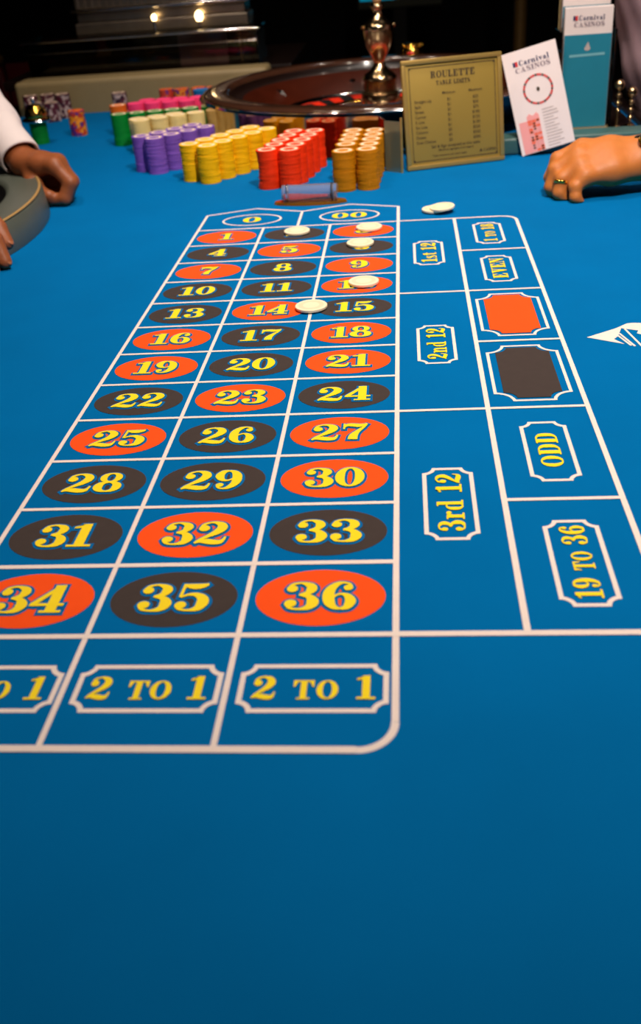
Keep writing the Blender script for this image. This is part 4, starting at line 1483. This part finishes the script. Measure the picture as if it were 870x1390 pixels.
wr = Vector(P(874, 214, 0.115))
fi = [
    [P(790, 202, 0.128), P(757, 216, 0.128), P(747, 241, 0.122), P(752, 257, 0.120)],
    [P(786, 212, 0.108), P(754, 231, 0.106), P(748, 254, 0.100), P(756, 268, 0.098)],
    [P(787, 226, 0.090), P(763, 243, 0.084), P(759, 262, 0.078), P(768, 274, 0.078)],
    [P(794, 240, 0.074), P(781, 254, 0.064), P(781, 268, 0.058), P(788, 277, 0.060)],
]
th_ = [tuple(wr.lerp(Vector(fi[0][0]), 0.35) + Vector((0, 0.012, -0.02))), (0.625, 0.140, 0.030), (0.598, 0.136, 0.016), (0.580, 0.124, 0.011)]
g = hand(tuple(wr), fi, th_, 0.0150, 0.0325, 0.0104)
elbow = Vector((0.955, 0.270, 0.130))
fore = [(tuple(wr), tuple(wr.lerp(elbow, 0.25)), 0.0325, 0.036), (tuple(wr.lerp(elbow, 0.25)), tuple(wr.lerp(elbow, 0.7)), 0.036, 0.045), (tuple(wr.lerp(elbow, 0.7)), tuple(elbow), 0.045, 0.046)]
g.append((0.01, fore))
arm = rel(grow_body('hand_and_forearm', g, 'skin_tan', pr, 0.0018, 0.009, 0.0012), pr)
# ring on the third finger
a, b = Vector(fi[2][0]), Vector(fi[2][1])
rc = a.lerp(b, 0.82)
bm = lathe([(0.0112, -0.0026), (0.0126, -0.0024), (0.0131, 0.0), (0.0126, 0.0024), (0.0112, 0.0026)], 28)
o = obj('wedding_ring', bm, 'gold', pr, True)
rc2 = Vector(fi[2][1]).lerp(Vector(fi[2][2]), 0.22)
o.location = rc2 - Vector(pr.location)
o.rotation_euler = (Vector(fi[2][2]) - Vector(fi[2][1])).to_track_quat('Z', 'Y').to_euler()
# watch: strap and case round the wrist
wpos = wr.lerp(elbow, 0.0)
q = (elbow - wr).to_track_quat('Z', 'Y')
strap = obj('watch_strap', lathe([(0.0340, -0.007), (0.0355, -0.007), (0.0363, 0.0), (0.0355, 0.007), (0.0340, 0.007)], 36), 'chrome', pr, True)
strap.location = wpos - Vector(pr.location)
strap.rotation_euler = q.to_euler()
bm = lathe([(0.0001, 0.0), (0.013, 0.0), (0.014, 0.003), (0.012, 0.006), (0.0001, 0.007)], 28)
o = obj('watch_case', bm, 'gold', pr, True, 40)
outv = (Vector((-0.05, -0.55, 0.83)) - (elbow - wr).normalized() * 0).normalized()
o.location = wpos + outv * 0.0345 - Vector(pr.location)
o.rotation_euler = outv.to_track_quat('Z', 'Y').to_euler()


def folds(X, Y, Z):
    return 0.004 * np.sin(X * 38 + Y * 21 + Z * 27) * np.sin(Z * 33 - X * 17) + 0.0015 * np.sin(X * 90 - Y * 70 + Z * 60)


shoulder = Vector((0.970, 0.58, 0.42))
body = [((0.012), [])]
gr = [
    (0.05, [((1.030, 0.78, -0.12), (0.970, 0.78, 0.12), 0.16, 0.165), ((0.970, 0.78, 0.12), (0.900, 0.78, 0.36), 0.165, 0.17), ((0.900, 0.64, 0.42), (0.900, 0.95, 0.42), 0.085, 0.085), ((0.890, 0.78, 0.44), (0.880, 0.78, 0.52), 0.07, 0.055),
             ((0.930, 0.62, 0.40), tuple(elbow + Vector((0.03, 0.02, 0.03))), 0.085, 0.062), (tuple(elbow + Vector((0.03, 0.02, 0.03))), tuple(wr.lerp(elbow, 0.80)), 0.062, 0.056)]),
]
rel(grow_body('shirt', gr, 'mauve', pr, 0.010, 0.02, None, folds), pr)
gr = [(0.02, [((0.880, 0.78, 0.50), (0.860, 0.78, 0.60), 0.05, 0.05), ((0.855, 0.78, 0.665), (0.845, 0.78, 0.72), 0.075, 0.082), ((0.795, 0.78, 0.64), (0.795, 0.78, 0.65), 0.035, 0.03), ((0.895, 0.78, 0.675), (0.775, 0.78, 0.69), 0.012, 0.010)])]
hd = rel(grow_body('head', gr, 'skin_tan', pr, 0.006, 0.02), pr)
gr = [(0.02, [((0.875, 0.78, 0.72), (0.855, 0.78, 0.765), 0.078, 0.072)])]
rel(grow_body('hair', gr, 'black', pr, 0.007, 0.02), pr)
gr = [(0.03, [((1.040, 0.70, -0.12), (1.040, 0.70, -0.42), 0.095, 0.07), ((1.040, 0.70, -0.42), (1.060, 0.70, -0.74), 0.07, 0.05), ((1.040, 0.88, -0.12), (1.040, 0.88, -0.42), 0.095, 0.07), ((1.040, 0.88, -0.42), (1.060, 0.88, -0.74), 0.07, 0.05), ((1.060, 0.70, -0.74), (0.950, 0.69, -0.75), 0.04, 0.03), ((1.060, 0.88, -0.74), (0.950, 0.89, -0.75), 0.04, 0.03)])]
rel(grow_body('trousers', gr, 'vest', pr, 0.010, 0.03, FLOOR + 0.001), pr)

# --- dealer at the left: white cuffs, two hands
pd = thing('person', 'dealer at left in white shirt cuffs with loosely closed brown hands', 'person', (-1.05, 0.35, FLOOR))
wl = Vector(P(32, 220, 0.275))
fl_ = [
    [P(74, 225, 0.222), P(95, 248, 0.212), P(88, 269, 0.205), P(66, 272, 0.207)],
    [P(78, 221, 0.243), P(97, 246, 0.234), P(90, 270, 0.228), P(64, 273, 0.230)],
    [P(79, 220, 0.264), P(95, 243, 0.256), P(87, 263, 0.250), P(58, 264, 0.252)],
    [P(77, 221, 0.282), P(90, 240, 0.276), P(81, 256, 0.270), P(54, 255, 0.270)],
]
tl_ = [P(42, 233, 0.252), P(46, 249, 0.232), P(55, 262, 0.214), P(66, 265, 0.201)]
g = hand(tuple(wl), fl_, tl_, 0.0145, 0.0260, 0.0116)
g.append((0.008, [(P(46, 238, 0.285), P(66, 246, 0.278), 0.021, 0.019), (P(66, 246, 0.278), P(74, 252, 0.272), 0.019, 0.016)]))
el = Vector(P(-90, 60, 0.50))
g.append((0.01, [(tuple(wl), tuple(wl.lerp(el, 0.3)), 0.0255, 0.028)]))
# right hand of the dealer resting on the tray edge
wl2 = Vector((-0.414, -0.074, 0.077))
f2_ = [
    [(-0.330, -0.012, 0.084), (-0.298, -0.024, 0.075), (-0.2735, -0.042, 0.050), (-0.2600, -0.056, 0.030)],
    [(-0.334, -0.034, 0.083), (-0.300, -0.052, 0.072), (-0.2690, -0.076, 0.042), (-0.2560, -0.088, 0.017)],
    [(-0.340, -0.055, 0.079), (-0.306, -0.078, 0.066), (-0.2760, -0.102, 0.036), (-0.2660, -0.112, 0.014)],
    [(-0.348, -0.075, 0.073), (-0.322, -0.098, 0.058), (-0.3000, -0.116, 0.034), (-0.2920, -0.122, 0.014)],
]
t2_ = [(-0.395, 0.010, 0.072), (-0.360, 0.028, 0.070), (-0.330, 0.030, 0.066), (-0.308, 0.022, 0.062)]
dn = lambda q_: (q_[0] + 0.001, q_[1] - 0.064, q_[2] - (0.006 if q_[2] < 0.02 else 0.001))
f2_ = [[dn(q_) for q_ in f_] for f_ in f2_]
t2_ = [dn(q_) for q_ in t2_]
g2 = hand(tuple(wl2), f2_, t2_, 0.0150, 0.0260, 0.0116)
el2 = Vector((-0.83, 0.06, 0.20))
g2.append((0.01, [(tuple(wl2), tuple(wl2.lerp(el2, 0.3)), 0.0255, 0.028)]))
h1 = rel(grow_body('hand', g, 'skin_brown', pd, 0.0018, 0.009, 0.0012), pd)
h1['label'] = 'loosely closed brown hand in white cuff'
h2 = rel(grow_body('hand', g2, 'skin_brown', pd, 0.0020, 0.009, 0.0012), pd)
nail(pd, fl_[0][3], fl_[0][2], (0, -0.6, 0.4), 0.008)
for o in [c for c in pd.children if c.name.startswith('fingernail')]:
    o.location = -Vector(pd.location)
for f_ in f2_[:3]:
    n_ = nail(pd, f_[3], f_[2], (0.6, -0.1, 0.6), 0.0086)
    n_.location = -Vector(pd.location)


def cuff(w_, e_, t0, t1, r0, r1):
    a_, b_ = w_.lerp(e_, t0), w_.lerp(e_, t1)
    bm = bmesh.new()
    q_ = (b_ - a_).to_track_quat('Z', 'Y')
    L = (b_ - a_).length
    bm.free()
    bm = lathe([(r0 - 0.004, 0.012), (r0 - 0.003, 0.0), (r0, -0.001), (r0 + 0.001, 0.004), (r0 + 0.002, L * 0.5), (r1, L)], 40)
    for v in bm.verts:
        a__ = math.atan2(v.co.y, v.co.x)
        k = 1 + 0.035 * math.sin(3 * a__ + v.co.z * 60)
        v.co.x *= k
        v.co.y *= k
    bmesh.ops.transform(bm, matrix=Matrix.LocRotScale(a_, q_, None), verts=bm.verts)
    o = obj('shirt_cuff', bm, 'shirt', pd, True)
    o.location = -Vector(pd.location)


cuff(wl, el, 0.03, 0.34, 0.0370, 0.045)
cuff(wl2, el2, 0.10, 0.30, 0.0345, 0.042)
s1, s2 = Vector((-1.03, 0.55, 0.50)), Vector((-1.03, 0.16, 0.50))
gr = [(0.03, [(tuple(wl.lerp(el, 0.30)), tuple(el), 0.044, 0.056), (tuple(el), tuple(s1), 0.056, 0.072),
              (tuple(wl2.lerp(el2, 0.26)), tuple(el2), 0.042, 0.054), (tuple(el2), tuple(s2), 0.056, 0.072),
              (tuple(s1), tuple(s2), 0.072, 0.072), ((-1.03, 0.35, 0.5), (-1.03, 0.35, 0.58), 0.08, 0.06)])]
rel(grow_body('shirt', gr, 'shirt', pd, 0.008, 0.02, None, folds), pd)
gr = [(0.06, [((-1.05, 0.30, 0.45), (-1.05, 0.40, 0.45), 0.13, 0.13), ((-1.05, 0.35, 0.42), (-1.05, 0.35, -0.05), 0.15, 0.15)])]
rel(grow_body('vest', gr, 'vest', pd, 0.010, 0.02), pd)
gr = [(0.03, [((-1.05, 0.27, -0.08), (-1.05, 0.26, -0.42), 0.095, 0.07), ((-1.05, 0.26, -0.42), (-1.06, 0.26, -0.74), 0.07, 0.05), ((-1.05, 0.44, -0.08), (-1.05, 0.45, -0.42), 0.095, 0.07), ((-1.05, 0.45, -0.42), (-1.06, 0.45, -0.74), 0.07, 0.05), ((-1.06, 0.26, -0.74), (-0.95, 0.25, -0.75), 0.04, 0.03), ((-1.06, 0.45, -0.74), (-0.95, 0.46, -0.75), 0.04, 0.03)])]
rel(grow_body('trousers', gr, 'vest', pd, 0.010, 0.03, FLOOR + 0.001), pd)
gr = [(0.02, [((-1.03, 0.35, 0.56), (-1.02, 0.35, 0.66), 0.05, 0.05), ((-1.02, 0.35, 0.73), (-1.015, 0.35, 0.785), 0.075, 0.082), ((-0.965, 0.35, 0.70), (-0.965, 0.35, 0.71), 0.035, 0.03), ((-0.935, 0.35, 0.74), (-0.945, 0.35, 0.755), 0.012, 0.010)])]
rel(grow_body('head', gr, 'skin_brown', pd, 0.006, 0.02), pd)
gr = [(0.02, [((-1.035, 0.35, 0.79), (-1.025, 0.35, 0.83), 0.078, 0.072)])]
rel(grow_body('hair', gr, 'black', pd, 0.007, 0.02), pd)

# ------------------------------------------------------------------ far background
# gilded pillar
c = ray_y(706, 30, 2.6)
t = thing('pillar', 'slim gilded pillar standing in the dark behind the leaflet', 'pillar', (c.x, 2.6, FLOOR))
obj('plinth', box(-0.06, -0.06, 0, 0.06, 0.06, 0.12, 0.006), 'goldwood', t)
obj('shaft', lathe([(0.03, 0.121), (0.03, 0.16), (0.024, 0.18), (0.024, CEIL - FLOOR - 0.1), (0.032, CEIL - FLOOR - 0.06), (0.032, CEIL - FLOOR)], 24), 'goldwood', t, True, 40)
# wall screen with teal glow
a, b = ray_y(486, 14, 3.4), ray_y(600, 10, 3.4)
t = thing('wall_screen', 'teal lit display screen glimpsed above the wheel turret', 'screen', ((a.x + b.x) / 2, 3.4, a.z))
hwid = (b.x - a.x) / 2
obj('bezel', box(-hwid, 0, 0.0, hwid, 0.05, 0.32, 0.006), 'grey', t)
obj('display', box(-hwid + 0.01, -0.002, 0.035, -hwid + 0.17, -0.0002, 0.30), emit('teal_glow', (0, 120, 150), 0.9), t)
obj('stand_post', box(-0.03, 0.01, FLOOR - a.z, 0.03, 0.045, -0.001), 'black', t)
# lacquered chair frame behind the case
t = thing('chair', 'dark maroon chair frame with gilded arm far behind the clear case', 'chair', (-1.05, 2.35, FLOOR))
for x in (-0.22, 0.22):
    for y in (-0.2, 0.2):
        bm = bmesh.new()
        tube(bm, (x, y, 0), (x, y, 0.44), 0.018, 0.022, 12)
        obj('leg', bm, 'maroon', t, True, 50)
obj('seat', box(-0.25, -0.23, 0.44, 0.25, 0.23, 0.50, 0.02, 3), 'maroon', t, True, 40)
for x in (-0.22, 0.22):
    bm = bmesh.new()
    tube(bm, (x, 0.2, 0.501), (x - 0.06, 0.26, 1.25), 0.02, 0.018, 12)
    obj('back_post', bm, 'maroon', t, True, 50)
    bm = bmesh.new()
    tube(bm, (x, 0.2, 0.80), (x - 0.02, -0.25, 0.74), 0.018, 0.018, 12)
    obj('armrest', bm, 'goldwood', t, True, 50)
    bm = bmesh.new()
    tube(bm, (x - 0.02, -0.2, 0.501), (x - 0.02, -0.2, 0.735), 0.014, 0.014, 12)
    obj('arm_post', bm, 'maroon', t, True, 50)
obj('backrest', box(-0.21, 0.215, 0.62, 0.17, 0.235, 0.78, 0.006), 'maroon', t)
print('individual stacked chips', solo_n, 'stuff polys', len(SF))
